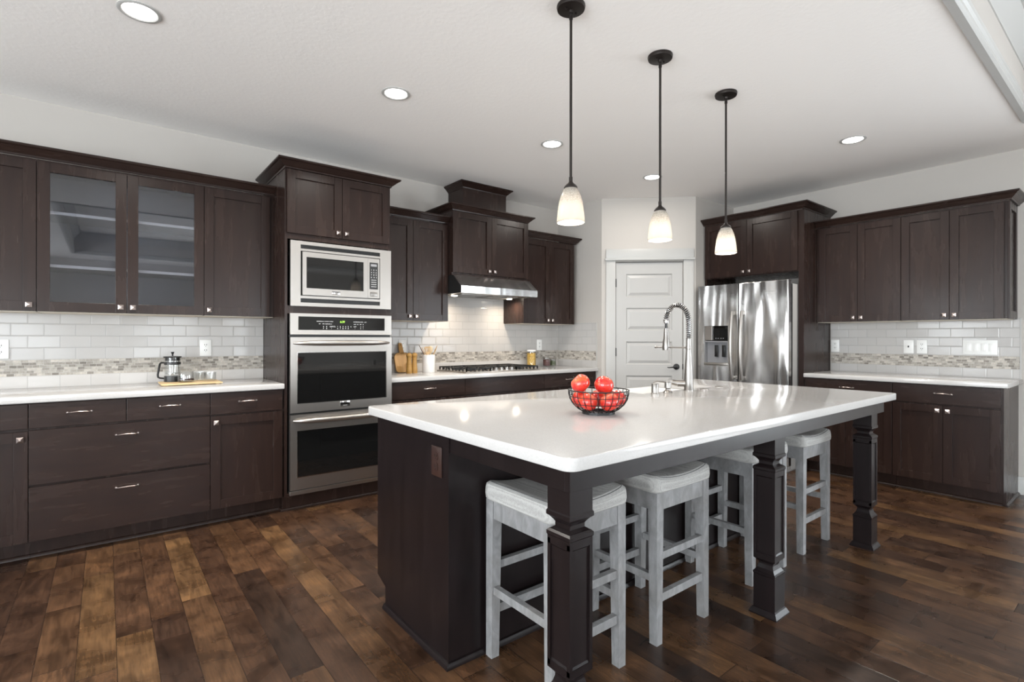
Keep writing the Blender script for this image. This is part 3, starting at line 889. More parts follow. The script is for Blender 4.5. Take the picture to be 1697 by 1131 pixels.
# ---- microwave
def seg7(s_, mat, par, x, y, z, h=.02):
    text(s_, h, (x, y, z), (PI / 2, 0, 0), mat, par, 'display_digits')
MY = TF - .001
r = thing('microwave', 'built-in stainless microwave with trim frame in the oven cabinet', 'microwave', (1.018, MY, 1.460))
w, h = .758, .463
g = G()
ix0, ix1, iz0, iz1 = .069, .666, .074, .394
for a, b, c, d in ((0, ix0, 0, h), (ix1, w, 0, h), (ix0, ix1, 0, .026), (ix0, ix1, .056, iz0), (ix0, ix1, iz1, .410), (ix0, ix1, .438, h)):
    g.box(a, b, -.024, 0, c, d)
g.out('trim_frame', M_STEEL, r, smooth=False)
for za, zb in ((.026, .056), (.410, .438)):
    g = G(); g.box(ix0, ix1, -.010, 0, za, zb)
    for k in range(3):
        zz = za + .005 + k * (zb - za - .004) / 3
        g.box(ix0, ix1, -.021, -.010, zz, zz + .0035)
    g.out('vent_grille', M_BLACK, r, smooth=False)
g = G(); g.box(ix0, ix1, -.006, .40, iz0, iz1); g.out('housing', M_BLACK, r, smooth=False)
dx0, dx1 = .080, .562
g = G()
wx0, wx1, wz0, wz1 = .108, .530, .130, .352
for a, b, c, d in ((dx0, wx0, .080, .388), (wx1, dx1, .080, .388), (wx0, wx1, .080, wz0), (wx0, wx1, wz1, .388)):
    g.box(a, b, -.030, -.007, c, d)
dd = g.out('door', M_STEEL, r, smooth=False)
g = G(); g.box(wx0, wx1, -.0285, -.010, wz0, wz1); g.out('window', M_BLKGL, dd, smooth=False)
g = G(); g.box((wx0 + wx1) / 2 - .03, (wx0 + wx1) / 2 + .03, -.033, -.030, .092, .118, .0008); bdg = g.out('badge', M_CHROME, dd)
text('FRIGIDAIRE', .0105, ((wx0 + wx1) / 2, -.0333, .109), (PI / 2, 0, 0), M_DARK, dd, 'lettering', .0002, stretch=.85)
g = G(); g.box(dx1 + .001, .660, -.030, -.007, .080, .388, .001); cp = g.out('control_panel', M_STEEL, r, smooth=False)
g = G(); g.box(.578, .646, -.0315, -.030, .150, .356, .0005); g.out('keypad', M_BLACK, cp, smooth=False)
g = G(); g.box(.588, .636, -.0320, -.0315, .326, .344); g.out('display', M_LGREY, cp, smooth=False)
kk = [('1', '2', '3'), ('4', '5', '6'), ('7', '8', '9'), ('C', '0', 'S')]
for a_, row in enumerate(kk):
    text('   '.join(row), .014, (.612, -.0317, .298 - a_ * .019), (PI / 2, 0, 0), M_WHITE, cp, 'key_legend', .0002)
for a_ in range(4):
    text('ooo', .013, (.612, -.0317, .222 - a_ * .017), (PI / 2, 0, 0), M_WHITE, cp, 'key_legend', .0002, stretch=2.0)
g = G(); g.box(.582, .642, -.0315, -.030, .094, .128, .001); g.out('open_button', M_NICKEL, cp)

# ---- double oven
r = thing('double_oven', 'stainless double wall oven under the microwave', 'oven', (1.013, TF - .001, 0))
w = .762
g = G(); g.box(.006, w - .006, 0, .45, .125, 1.400); g.box(.0, w, -.008, 0, .135, 1.405); g.out('housing', M_BLACK, r, smooth=False)
g = G()
for a, b, c, d in ((0, .056, 1.258, 1.408), (w - .056, w, 1.258, 1.408), (.056, w - .056, 1.258, 1.290), (.056, w - .056, 1.386, 1.408)):
    g.box(a, b, -.034, -.008, c, d)
g.box(0, w, -.040, -.008, 1.256, 1.266, .002)
g.out('control_frame', M_STEEL, r, smooth=False)
g = G(); g.box(.056, w - .056, -.031, -.010, 1.290, 1.386); cpn = g.out('control_glass', M_BLKGL, r, smooth=False)
text('6:39', .021, (.372, -.0315, 1.352), (PI / 2, 0, 0), M_CLOCK, cpn, 'display_digits')
def legends(xs, z, s_, sz=.0075):
    for x_, q in zip(xs, s_):
        text(q, sz, (x_, -.0315, z), (PI / 2, 0, 0), M_WHITE, cpn, 'key_legend', .0002, stretch=1.2)
legends((.195, .222, .255, .288), 1.353, ('BAKE', 'BROIL', 'ROAST', 'CONV'), .0085)
legends((.205, .232, .255, .275, .290), 1.335, ('UP', 'ON', 'KEEP', 'ON', 'A'), .0085)
legends((.232, .255, .290), 1.316, ('4', '8', 'OFF'), .012)
legends((.232, .255, .290), 1.302, ('7', '8', '/'), .012)
legends((.312, .336, .356, .376, .396, .416, .436), 1.317, ('CL', '1', '2', '3', '4', '5', 'S'), .012)
legends((.336, .356, .376, .396, .416), 1.303, ('6', '7', '8', '9', '0'), .012)
legends((.468, .490, .518, .550), 1.353, ('BAKE', 'BROIL', 'CONV', 'OFF'), .0085)
legends((.468, .490, .512, .532), 1.335, ('ON', 'O', 'KP', 'A'), .010)
legends((.468, .512, .532), 1.317, ('OFF', '4', '8'), .010)
legends((.468, .512, .532), 1.303, ('/', '9', '7'), .010)
def oven_door(z0, z1, wz0, wz1, badge):
    g = G()
    a0, a1 = .050, w - .048
    for a, b, c, d in ((0, a0, z0, z1), (a1, w, z0, z1), (a0, a1, z0, wz0), (a0, a1, wz1, z1)):
        g.box(a, b, -.042, -.010, c, d)
    d_ = g.out('oven_door', M_STEEL, r, smooth=False)
    g = G()
    for a, b, c, d in ((a0 - .004, a0, wz0 - .004, wz1 + .004), (a1, a1 + .004, wz0 - .004, wz1 + .004), (a0, a1, wz0 - .004, wz0), (a0, a1, wz1, wz1 + .004)):
        g.box(a, b, -.0435, -.030, c, d)
    g.out('window_trim', M_CHROME, d_, smooth=False)
    g = G(); g.box(a0, a1, -.040, -.012, wz0, wz1); g.out('window', M_BLKGL, d_, smooth=False)
    g = G(); hz = z1 - .042
    pts, rs = [], []
    for k in range(21):
        t = -1 + k / 10
        e = 1 - t ** 4
        pts.append((w / 2 + t * (w / 2 - .022), -.040 - .048 * max(e, 0) ** .6, hz))
        rs.append(.007 + .012 * max(e, 0) ** .8)
    g.tube(pts, rs, 14)
    g.out('handle', M_STEEL, d_)
    if badge:
        g = G(); g.box(.352, .424, -.0455, -.042, z0 + .022, z0 + .062, .001); g.out('badge', M_CHROME, d_)
        g = G(); g.box(.354, .422, -.0462, -.0455, z0 + .024, z0 + .034); g.out('badge_band', M_DARK, d_)
        text('FRIGIDAIRE', .012, (.388, -.0458, z0 + .047), (PI / 2, 0, 0), M_DARK, d_, 'lettering', .0002, stretch=.9)
        text('GALLERY', .008, (.388, -.0464, z0 + .029), (PI / 2, 0, 0), M_WHITE, d_, 'lettering', .0002)
oven_door(.704, 1.238, .772, 1.128, True)
oven_door(.160, .690, .250, .572, False)
g = G(); g.box(0, w, -.030, -.008, .122, .152, .002); g.out('bottom_vent', M_STEEL, r, smooth=False)

# ---- range hood
HX0, HX1 = 2.487, 3.387
r = thing('range_hood', 'sloped stainless range hood under the stepped cabinet', 'range hood', (HX0, YW - .010, 0))
w = HX1 - HX0; yb = 0; yf = 3.880 - (YW - .010); yt = 4.005 - (YW - .010)
sec = [(yb, 1.655), (yf + .012, 1.641), (yf, 1.641), (yf, 1.705), (yt, 1.811), (yb, 1.811)]
g = G(); g.prism([(yf + .002, 1.641), (yf, 1.705), (yt, 1.811), (yt + .01, 1.811), (yf + .012, 1.703), (yf + .012, 1.641)], 'x', 0, w)
g.out('canopy', M_HOOD, r, smooth=False)
for xa_ in (0, w - .004):
    g = G(); g.prism([(yb, 1.641), (yf + .012, 1.641), (yf + .012, 1.703), (yt + .012, 1.811), (yb, 1.811)], 'x', xa_, xa_ + .004)
    g.out('side_panel', M_BLACK, r, smooth=False)
g = G(); g.box(.004, w - .004, yf + .014, yb, 1.648, 1.652); hb = g.out('underside_panel', M_STEEL, r, smooth=False)
for k in (0, 1):
    g = G(); g.box(.10 + k * .36, .42 + k * .36, -.40, -.10, 1.643, 1.648)
    for q in range(9): g.box(.11 + k * .36, .41 + k * .36, -.39 + q * .032, -.378 + q * .032, 1.640, 1.643)
    g.out('filter', M_NICKEL, r, smooth=False)
g = G(); g.box(.44, .56, yf + .02, yf + .05, 1.642, 1.648, .002); g.out('switch', M_BLACK, r)
for lx in (.135, .800):
    g = G(); g.lathe([(0, .0), (.026, .0), (.030, .004), (.030, .010), (0, .010)], 20, c=(lx, -.225, 1.634)); g.out('lamp_lens', M_HOODL, r)
    area('hood_lamp', (lx, -.225, 1.630), (0, 0, 0), .05, .05, 2.5, (1.0, .84, .66), r, 'DISK', math.radians(160))

# ---- cooktop
r = thing('gas_cooktop', 'stainless five-burner gas cooktop with black grates', 'cooktop', (2.535, 3.872, .914))
w, d = .885, .520
g = G(); g.box(0, w, 0, d, 0, .009, .003); g.box(.012, w - .012, .012, d - .012, .009, .012, .001); g.out('tray', M_STEEL, r)
bcs = [(.16, .16), (.16, .39), (.4425, .33), (.725, .16), (.725, .39)]
for bx_, by_ in bcs:
    g = G(); g.lathe([(0, 0), (.048, 0), (.046, .010), (.034, .013), (.034, .020), (.030, .024), (0, .025)], 24, c=(bx_, by_, .011)); g.out('burner', M_BLKMET, r)
for k, (a, b, fy) in enumerate(((.015, .295, .02), (.300, .585, .13), (.590, .870, .02))):
    g = G(); bw = .011; z0, z1 = .036, .046
    g.box(a, b, fy, fy + bw, z0, z1, .001); g.box(a, b, d - .03, d - .03 + bw, z0, z1, .001)
    g.box(a, a + bw, fy, d - .02, z0, z1, .001); g.box(b - bw, b, fy, d - .02, z0, z1, .001)
    my = (fy + d - .02) / 2
    g.box(a, b, my - bw / 2, my + bw / 2, z0, z1, .001)
    mx = (a + b) / 2
    g.box(mx - bw / 2, mx + bw / 2, fy, d - .02, z0, z1, .001)
    n = 7
    for q in range(n):      # comb of feet / fingers round the rim
        xx = a + q * (b - a - bw) / (n - 1)
        g.box(xx, xx + bw, fy, fy + .009, .014, z0); g.box(xx, xx + bw, d - .03, d - .021, .014, z0)
    for q in range(9):
        yy = fy + q * (d - .03 - fy) / 8
        g.box(a, a + .009, yy, yy + bw, .014, z0)
        g.box(b - .009, b, yy, yy + bw, .014, z0)
    for q in range(4):
        an = PI / 4 + q * PI / 2
        g.tube([(mx + .03 * math.cos(an), my + .03 * math.sin(an), .041), (mx + .10 * math.cos(an), my + .12 * math.sin(an), .041)], .005, 6)
    g.out('grate', M_BLKMET, r, smooth=False)
for q in range(5):
    g = G(); g.lathe([(0, 0), (.023, 0), (.023, .004), (.019, .008), (.017, .026), (.015, .030), (0, .031)], 20, c=(.316 + q * .0635, .062, .011))
    g.box(.312 + q * .0635, .320 + q * .0635, .044, .080, .030, .038, .002)
    g.out('knob', M_CHROME, r)

# ---- refrigerator surround
r = thing('refrigerator_surround', 'dark cabinet surround with two upper doors over the refrigerator', 'cabinet', (5.089, 3.078, 0), -PI / 2)
dp = XW - .001 - 5.089; w = 1.006
g = G()
g.box(0, .020, 0, dp, 0, 2.44); g.box(w - .048, w, 0, dp, 0, 2.44)
g.box(.020, w - .048, 0, dp, 1.865, 2.44); g.out('body', M_WOOD, r, smooth=False)
shaker(r, .008, .468, 1.872, 2.433, 'br'); shaker(r, .468, .955, 1.872, 2.433, 'bl')
g = G(); g.sweep([(-.006, -.020), (w, -.020), (w, dp)], crown_prof(1.15, .98), 2.440); g.out('crown_molding', M_WOODH, r, smooth=False)

# ---- refrigerator (door front plane x = 4.89)
r = thing('refrigerator', 'stainless side-by-side refrigerator with dispenser and curved handles', 'refrigerator', (4.890, 3.036, 0), -PI / 2)
w = .913; FS = .437
g = G(); g.box(.012, w - .012, .085, .79, .02, 1.745, .004); g.box(.03, w - .03, .06, .70, 0, .05); g.out('body', M_GREYP, r)
g = G(); g.box(0, FS - .006, .060, .083, .63, 1.74); g.box(FS + .004, w, .060, .083, .63, 1.74); g.out('gasket', M_DARK, r, smooth=False)
# left door with dispenser opening
dxa, dxb, dza, dzb = .072, .330, .957, 1.362
g = G(); e = .004
def pan(a, b, c, d_): g.box(a, b, 0, .060, c, d_)
pan(0, dxa, .63, 1.776); pan(dxb, FS - .004, .63, 1.776); pan(dxa, dxb, .63, dza); pan(dxa, dxb, dzb, 1.776)
ld = g.out('left_door', M_FRIDGE, r, smooth=False)
g = G(); g.box(dxa, dxb, .020, .058, 1.205, dzb); dpnl = g.out('dispenser_panel', M_BLKGL, ld, smooth=False)
g = G(); g.box(dxa + .002, dxa + .082, .004, .020, 1.215, dzb - .002, .002); g.out('dispenser_cover', M_STEEL, ld, smooth=False)
g = G()
g.box(dxa, dxb, .050, .060, dza, 1.205); g.box(dxa, dxa + .006, .004, .05, dza, 1.205); g.box(dxb - .006, dxb, .004, .05, dza, 1.205)
g.box(dxa, dxb, .004, .05, 1.195, 1.207)
g.out('dispenser_recess', M_LGREY, ld, smooth=False)
g = G(); g.box(dxa - .002, dxb + .002, -.006, .05, dza, dza + .028, .003); g.out('drip_tray', M_STEEL, ld)
for px_ in (.190, .270):
    g = G(); g.box(px_ - .018, px_ + .018, .022, .034, 1.045, 1.165, .004); g.box(px_ - .010, px_ + .010, .018, .023, 1.08, 1.15, .002)
    g.out('dispenser_paddle', M_BLACK, ld)
for q, sx_ in enumerate((.19, .215, .245, .27)):
    text('oo', .012, (sx_, .0195, 1.235), (PI / 2, 0, 0), M_WHITE, ld, 'key_legend', .0002)
g = G(); g.box(FS + .004, w, 0, .060, .63, 1.776, .004); rd = g.out('right_door', M_FRIDGE, r, smooth=False)
text('Whirlpool', .026, (.755, -.0004, 1.678), (PI / 2, 0, 0), M_GREYP, rd, 'lettering', .0003)
def fhandle(par, x):
    g = G(); pts, rs = [], []
    for k in range(25):
        t = -1 + k / 12
        z = 1.165 + t * .335
        pts.append((x, -.030 - .034 * (1 - t * t), z)); rs.append(.016)
    g.tube(pts, rs, 12)
    for zz in (.845, 1.485): g.box(x - .014, x + .014, -.030, .0, zz - .018, zz + .018, .004)
    return g.out('handle', M_STEEL, par)
fhandle(ld, FS - .048); fhandle(rd, FS + .050)
g = G(); g.box(0, w, 0, .060, .06, .622, .006); fd = g.out('freezer_drawer', M_FRIDGE, r, smooth=False)
g = G(); g.tube([(.08, -.005, .56), (.10, -.045, .56), (w - .10, -.045, .56), (w - .08, -.005, .56)], .013, 10); g.out('handle', M_STEEL, fd)
for xx in (.03, w - .07):
    g = G(); g.box(xx, xx + .05, .02, .11, 1.745, 1.772, .006); g.out('hinge_cover', M_PLATE, r)

# ------------------------------------------------------------------ island
IX0, IX1, IYN, IYF = .960, 3.650, .968, 2.322
SKX0, SKX1, SKY = 2.43, 3.165, 1.865
isl = thing('kitchen_island', 'dark island with thick apron and three turned square posts', 'island', (1.006, 1.655, 0))
bx_w = 3.60 - 1.006; bd = 2.292 - 1.655
g = G()
g.prism([(0, 0), (bd - .085, 0), (bd - .085, .095), (bd, .125), (bd, .874), (0, .874)], 'x', 0, .020)
g.out('end_panel', M_ISL, isl, smooth=False)
g = G()
g.prism([(0, 0), (bd - .085, 0), (bd - .085, .095), (bd, .125), (bd, .874), (0, .874)], 'x', bx_w - .02, bx_w)
g.box(.020, bx_w - .02, 0, .020, 0, .874)
g.box(.020, bx_w - .02, bd - .09, bd - .08, 0, .105)
g.box(.020, bx_w - .02, .020, bd - .02, .105, .125)
g.out('body', M_ISL, isl, smooth=False)
u0 = .020
for a, b in ((.020, .70), (.70, 1.40), (2.20, bx_w - .02)):
    f = G(); f.box(a + .002, b - .002, bd - .020, bd, .128, .700, .002)
    dd = f.out('door', M_ISL, isl, smooth=False)
    f = G(); f.box(a + .002, b - .002, bd - .020, bd, .704, .872, .002); f.out('drawer', M_ISL, isl, smooth=False)
f = G(); f.box(1.402, 2.198, bd - .020, bd, .128, .620, .002); f.out('door', M_ISL, isl, smooth=False)
sh = [(0, 0), (.016, 0), (.015, .009), (.008, .020), (0, .022)]
g = G(); g.sweep([(0, bd - .085), (0, 0), (bx_w, 0), (bx_w, bd - .085)], sh); g.out('shoe_molding', M_ISL, isl)
# apron (world -> local offset)
ox, oy = 1.006, 1.655
AX0, AX1, AY = 1.013, 3.598, 1.022
g = G()
g.box(AX0 - ox, AX1 - ox, AY - oy, AY - oy + .022, .802, .875, .001)
g.box(AX0 - ox, AX0 - ox + .022, AY - oy + .022, 0, .802, .875, .001)
g.box(AX1 - ox - .022, AX1 - ox, AY - oy + .022, 0, .802, .875, .001)
g.out('apron', M_ISL, isl, smooth=False)
def post(x, y):
    g = G(); H = .0475
    cx, cy = x + H - ox, y + H - oy
    prof = [(.062, 0), (.062, .006), (.052, .026), (.0475, .030), (.0475, .176), (.049, .180), (.049, .187), (.044, .192), (.036, .205), (.031, .222), (.031, .230), (.036, .236), (.0475, .248), (.0475, .256)]
    g.sqstack(prof, cx, cy)
    a = .0475
    g.sqstack([(a - .006, .256), (a - .006, .640)], cx, cy)
    for sx, sy in ((-1, -1), (1, -1), (1, 1), (-1, 1)):
        g.box(cx + sx * a, cx + sx * (a - .012), cy + sy * a, cy + sy * (a - .012), .256, .636)
    for zz0, zz1 in ((.256, .272), (.620, .636)):
        g.sqstack([(a, zz0), (a, zz1)], cx, cy)
    g.sqstack([(a - .002, .272), (a - .006, .278)], cx, cy); g.sqstack([(a - .006, .614), (a - .002, .620)], cx, cy)
    g.sqstack([(.0475, .636), (.0475, .644), (.0500, .648), (.0500, .658), (.044, .664), (.040, .666), (.031, .672), (.031, .684), (.036, .692), (.043, .700), (.0505, .706), (.0505, .718), (.0475, .722), (.0475, .803)], cx, cy)
    return g.out('leg', M_ISL, isl, smooth=False)
post(1.045, 1.055); post(2.300, 1.055); post(3.502, 1.055)
# outlet on the island end
def outlet(name, label, x0, x1, z0, z1, loc, rz, kind, plate=M_PLATE, hole=M_DARK, group=None):
    r = thing(name, label, 'outlet' if kind != 'switch' else 'light switch', loc, rz, group)
    g = G(); g.box(x0, x1, -.006, 0, z0, z1, .002); g.out('cover_plate', plate, r)
    cx, cz = (x0 + x1) / 2, (z0 + z1) / 2
    if kind == 'duplex':
        for s in (-1, 1):
            g = G(); g.lathe([(0, 0), (.0165, 0), (.0165, .002), (0, .0022)], 18, M=Matrix.Translation((cx, -.006, cz + s * .020)) @ Matrix.Rotation(PI / 2, 4, 'X'))
            s_ = g.out('socket', plate, r)
            g = G(); g.box(cx - .0075, cx - .0045, -.0088, -.008, cz + s * .020 - .002, cz + s * .020 + .008); g.box(cx + .0045, cx + .0075, -.0088, -.008, cz + s * .020 - .002, cz + s * .020 + .008)
            g.box(cx - .002, cx + .002, -.0088, -.008, cz + s * .020 - .010, cz + s * .020 - .006)
            g.out('slots', hole, s_, smooth=False)
    elif kind == 'toggle':
        g = G(); g.box(cx - .004, cx + .004, -.016, -.006, cz - .008, cz + .008, .001); g.out('toggle', M_DARK if plate is M_PLATE else plate, r)
    elif kind == 'switch':
        n = 4; wd = (x1 - x0 - .03) / n
        for k in range(n):
            a = x0 + .015 + k * wd + .007
            g = G(); g.box(a, a + wd - .014, -.010, -.006, cz - .033, cz + .033, .0015); g.out('rocker', plate, r)
    return r
outlet('power_outlet', 'dark brown outlet on the end panel of the island', -.038, .038, -.058, .058, (1.0055, 1.737, .759), -PI / 2, 'duplex', flat('brown_cover_plate', (.030, .014, .011), .35), M_BLACK)

# island countertop with cut-out for the farmhouse sink (polygon outline, rounded corners)
def rounded(x, y, sx, sy, r, n=6):
    pts = []
    cx, cy = x - sx * r, y - sy * r
    for k in range(n + 1):
        t = k / n * PI / 2
        pts.append((cx + sx * r * math.cos(t), cy + sy * r * math.sin(t)))
    return pts
R_ = .035
poly = rounded(IX0, IYN, -1, -1, R_)                    # from (-x side) to (-y side)
poly += rounded(IX1, IYN, 1, -1, R_)[::-1]
poly += rounded(IX1, IYF, 1, 1, R_)
poly += [(SKX1, IYF), (SKX1, SKY), (SKX0, SKY), (SKX0, IYF)]
poly += rounded(IX0, IYF, -1, 1, R_)[::-1]
g = G()
def outline(z): return [g.bm.verts.new((x, y, z)) for x, y in poly]
lo = outline(.876); hi = outline(.914)
n = len(poly)
for k in range(n):
    g.bm.faces.new((lo[k], lo[(k + 1) % n], hi[(k + 1) % n], hi[k]))
fb = g.bm.faces.new(lo[::-1]); ft = g.bm.faces.new(hi)
g.bm.normal_update()
es = [e_ for e_ in list(ft.edges) + list(fb.edges)]
bmesh.ops.bevel(g.bm, geom=es, offset=.004, segments=3, affect='EDGES', profile=.5, clamp_overlap=True)
tag(g.out('island_countertop', M_QUARTZ), 'large white quartz countertop on the island', 'countertop')

# farmhouse sink
r = thing('farmhouse_sink', 'white farmhouse sink set in the island behind the faucet', 'sink', ((SKX0 + SKX1) / 2, 2.10, .64))
cx, cy = (SKX0 + SKX1) / 2, 2.10
def L_(x0, x1, y0, y1, z0, z1, b=.004): g.box(x0 - cx, x1 - cx, y0 - cy, y1 - cy, z0 - .64, z1 - .64, b)
g = G()
L_(SKX0 - .015, SKX1 + .015, 1.850, 2.345, .640, .665)
L_(SKX0 - .015, SKX0 + .005, 1.850, 2.345, .665, .875); L_(SKX1 - .005, SKX1 + .015, 1.850, 2.345, .665, .875)
L_(SKX0 + .005, SKX1 - .005, 1.850, 1.872, .665, .875); L_(SKX0 + .005, SKX1 - .005, 2.315, 2.345, .665, .880)
g.out('basin', M_CER, r)
g = G(); g.lathe([(0, 0), (.045, 0), (.043, .003), (0, .002)], 20, c=(0, 0, .025)); g.out('drain', M_CHROME, r)

# faucet
r = thing('kitchen_faucet', 'tall spring-neck pull-down faucet on the island', 'faucet', (2.815, 1.812, .914))
g = G(); g.lathe([(0, 0), (.029, 0), (.029, .004), (.0265, .008), (.0265, .07), (.024, .13), (.019, .20), (.0155, .25), (.0150, .318), (0, .320)], 28)
g.out('column', M_NICKEL, r)
path = []
for k in range(9): path.append(Vector((0, 0, .318 + k * .0125)))
cyy, rr_ = .083, .083
for k in range(1, 25):
    t = PI - k / 24 * (PI * .93)
    path.append(Vector((0, cyy + rr_ * math.cos(t), .418 + rr_ * 1.32 * math.sin(t))))
end = path[-1].copy()
for k in range(1, 3): path.append(end + Vector((0, -.001 * k, -.010 * k)))
g = G(); g.tube(path, .0105, 10); g.out('hose', M_BLACK, r)
# spring: a helix round the hose path
def helix(path, rad, turns, wr, seg=10):
    # cumulative length
    cum = [0]
    for a, b in zip(path, path[1:]): cum.append(cum[-1] + (b - a).length)
    tot = cum[-1]; pts = []
    N = turns * seg
    for q in range(N + 1):
        s_ = q / N * tot
        i = 0
        while i < len(cum) - 2 and cum[i + 1] < s_: i += 1
        f = (s_ - cum[i]) / (cum[i + 1] - cum[i])
        p = path[i].lerp(path[i + 1], f)
        t = (path[i + 1] - path[i]).normalized()
        a = Vector((1, 0, 0)); b = t.cross(a).normalized()
        an = 2 * PI * q / seg
        pts.append(p + rad * (math.cos(an) * a + math.sin(an) * b))
    return pts
g = G(); g.tube(helix(path, .0152, 34, .003), .0025, 6); g.out('spring', M_CHROME, r)
ex, ey, ez = path[-1]
g = G(); g.lathe([(0, 0), (.016, 0), (.017, .006), (.017, .020), (.015, .024), (0, .024)], 18, c=(ex, ey, ez - .006)); g.out('spring_collar', M_CHROME, r)
g = G(); g.tube([(ex, ey, ez - .004), (ex, ey, ez - .040)], .008, 10); g.out('hose_end', M_BLACK, r)
g = G(); g.lathe([(0, 0), (.0225, 0), (.0235, .010), (.0215, .055), (.017, .075), (.0150, .110), (.0130, .140), (0, .141)], 24, c=(ex, ey, ez - .178)); g.out('spray_head', M_NICKEL, r)
bz = .262
g = G(); g.tube([(0, .010, bz), (0, ey + .075, bz)], .0048, 10); g.lathe([(0, -.006), (.008, -.006), (.008, .006), (0, .006)], 12, M=Matrix.Translation((0, ey + .078, bz)) @ Matrix.Rotation(PI / 2, 4, 'X'))
g.lathe([(.0245, -.008), (.0255, 0), (.0245, .008)], 20, c=(ex, ey, bz)); g.lathe([(.0165, -.012), (.0185, 0), (.0165, .012)], 20, c=(0, 0, bz))
g.out('support_arm', M_NICKEL, r)
hd = Vector((-.55, .83, 0)).normalized()
g = G(); g.tube([hd * .02 + Vector((0, 0, .042)), hd * .062 + Vector((0, 0, .042))], .0205, 18); g.tube([hd * .062 + Vector((0, 0, .042)), hd * .066 + Vector((0, 0, .042))], .0215, 18)
g.tube([hd * .066 + Vector((0, 0, .042)), hd * .098 + Vector((0, 0, .048))], [.0195, .017], 18); g.out('lever', M_NICKEL, r)

r = thing('soap_dispenser', 'small chrome soap dispenser with curved spout left of the faucet', 'soap dispenser', (2.615, 1.822, .914))
g = G(); g.lathe([(0, 0), (.027, 0), (.026, .003), (.014, .014), (.013, .020), (.0185, .026), (.0185, .058), (.017, .062), (0, .063)], 24); g.out('body', M_NICKEL, r)
g = G(); g.tube([(0, 0, .055), (-.018, .022, .062), (-.040, .045, .064), (-.055, .062, .058)], [.006, .0055, .005, .004], 8); g.out('spout', M_NICKEL, r)
r = thing('air_gap_cap', 'short chrome cylinder cap standing left of the soap dispenser', 'air gap', (2.478, 1.812, .914))
g = G(); g.lathe([(0, 0), (.0235, 0), (.0235, .004), (.0205, .006), (.0205, .056), (.019, .059), (0, .060)], 24); g.out('cap', M_NICKEL, r)
g = G(); g.box(.010, .022, -.010, -.004, .040, .046); g.out('vent_slot', M_DARK, r, smooth=False)
for (px_, py_), lb in (((2.955, 1.792), 'flat round metal cover on the island just right of the faucet'), ((3.165, 1.812), 'flat round metal cover on the island farther from the faucet')):
    g = G(); g.lathe([(0, 0), (.026, 0), (.026, .002), (.023, .004), (.010, .0035), (0, .0035)], 24)
    tag(g.out('deck_cover', M_NICKEL, loc=(px_, py_, .914)), lb, 'cover', 'flat deck covers by the faucet')

# ------------------------------------------------------------------ fruit basket
BC = Vector((1.647, 1.492, .914))
r = thing('fruit_basket', 'black wire fruit basket on the island', 'basket', BC)
prof = [(.068, .010), (.086, .020), (.108, .040), (.121, .062), (.1265, .084), (.1275, .101)]
def ring(z, rad, tr, n=48): return [(rad * math.cos(2 * PI * k / n), rad * math.sin(2 * PI * k / n), z) for k in range(n)]
def prad(z):
    for (a, za), (b, zb) in zip(prof, prof[1:]):
        if za <= z <= zb: return a + (b - a) * (z - za) / (zb - za)
g = G(); g.tube(ring(.1, .1275, 0), .0024, 8, closed=True); g.out('rim', M_BLKMET, r)
g = G()
for z in (.044, .074): g.tube(ring(z, prad(z), 0), .0016, 6, closed=True)
g.tube(ring(.020, .086, 0), .0016, 6, closed=True)
g.out('ring_wires', M_BLKMET, r)
g = G()
for k in range(26):
    an = 2 * PI * k / 26
    g.tube([(a * math.cos(an), a * math.sin(an), z) for a, z in prof], .0017, 6)
for k in range(5):
    q = -.05 + k * .025; hh = (.070 ** 2 - q * q) ** .5
    g.tube([(q, -hh, .010), (q, hh, .010)], .0014, 6)
g.out('upright_wires', M_BLKMET, r)
g = G(); g.lathe([(.066, 0), (.069, 0), (.069, .012), (.066, .012), (.066, 0)], 36); g.out('base_ring', M_BLKMET, r)
def apple(loc, mat, label, rot, s=1.0):
    a = thing('apple', label, 'apple', loc, 0, 'red apples in the wire basket')
    a.rotation_euler = rot
    g = G(); prof_ = []
    for k in range(19):
        t = PI * k / 18
        rr = .0405 * math.sin(t) ** .92 * (1 + .04 * math.cos(t))
        zz = -.037 * math.cos(t)
        if t > PI * .78: zz -= .013 * ((t - PI * .78) / (PI * .22)) ** 2
        if t < PI * .2: zz += .006 * (1 - t / (PI * .2)) ** 2
        prof_.append((rr * s if 0 < k < 18 else 0, zz * s))
    g.lathe(prof_, 28); g.out('flesh', mat, a)
    g = G(); g.tube([(0, 0, .022 * s), (.001, .001, .032 * s), (.004, .002, .040 * s)], [.0012, .0012, .0018], 6); g.out('stem', M_STEM, a)
    return a
vd = Vector((math.cos(YAW), math.sin(YAW), 0)); rt = Vector((math.sin(YAW), -math.cos(YAW), 0))
def bp(a, b, z): return BC + rt * a + vd * b + Vector((0, 0, z))
apple(bp(-.052, -.050, .056), M_APPLE[0], 'red apple inside the basket at its front left', (.3, .4, .2))
apple(bp(.036, -.062, .056), M_APPLE[1], 'red apple inside the basket at its front centre', (-.4, .2, 1.2))
apple(bp(.078, .010, .060), M_APPLE[2], 'red apple inside the basket against its right side', (.2, .6, 2.0))
apple(bp(.014, .072, .056), M_APPLE[0], 'red apple inside the basket at the back', (.5, -.2, 3.0))
apple(bp(-.070, .034, .058), M_APPLE[1], 'red apple inside the basket against its back left side', (.1, -.5, 4.0))
apple(bp(-.078, -.008, .128), M_APPLE[1], 'upper left apple on top of the pile with its stem dimple showing', (-.75, -.35, .3), 1.02)
apple(bp(.024, .0, .121), M_APPLE[2], 'glossy upper right apple on top of the pile', (.5, .25, 1.0), 1.02)

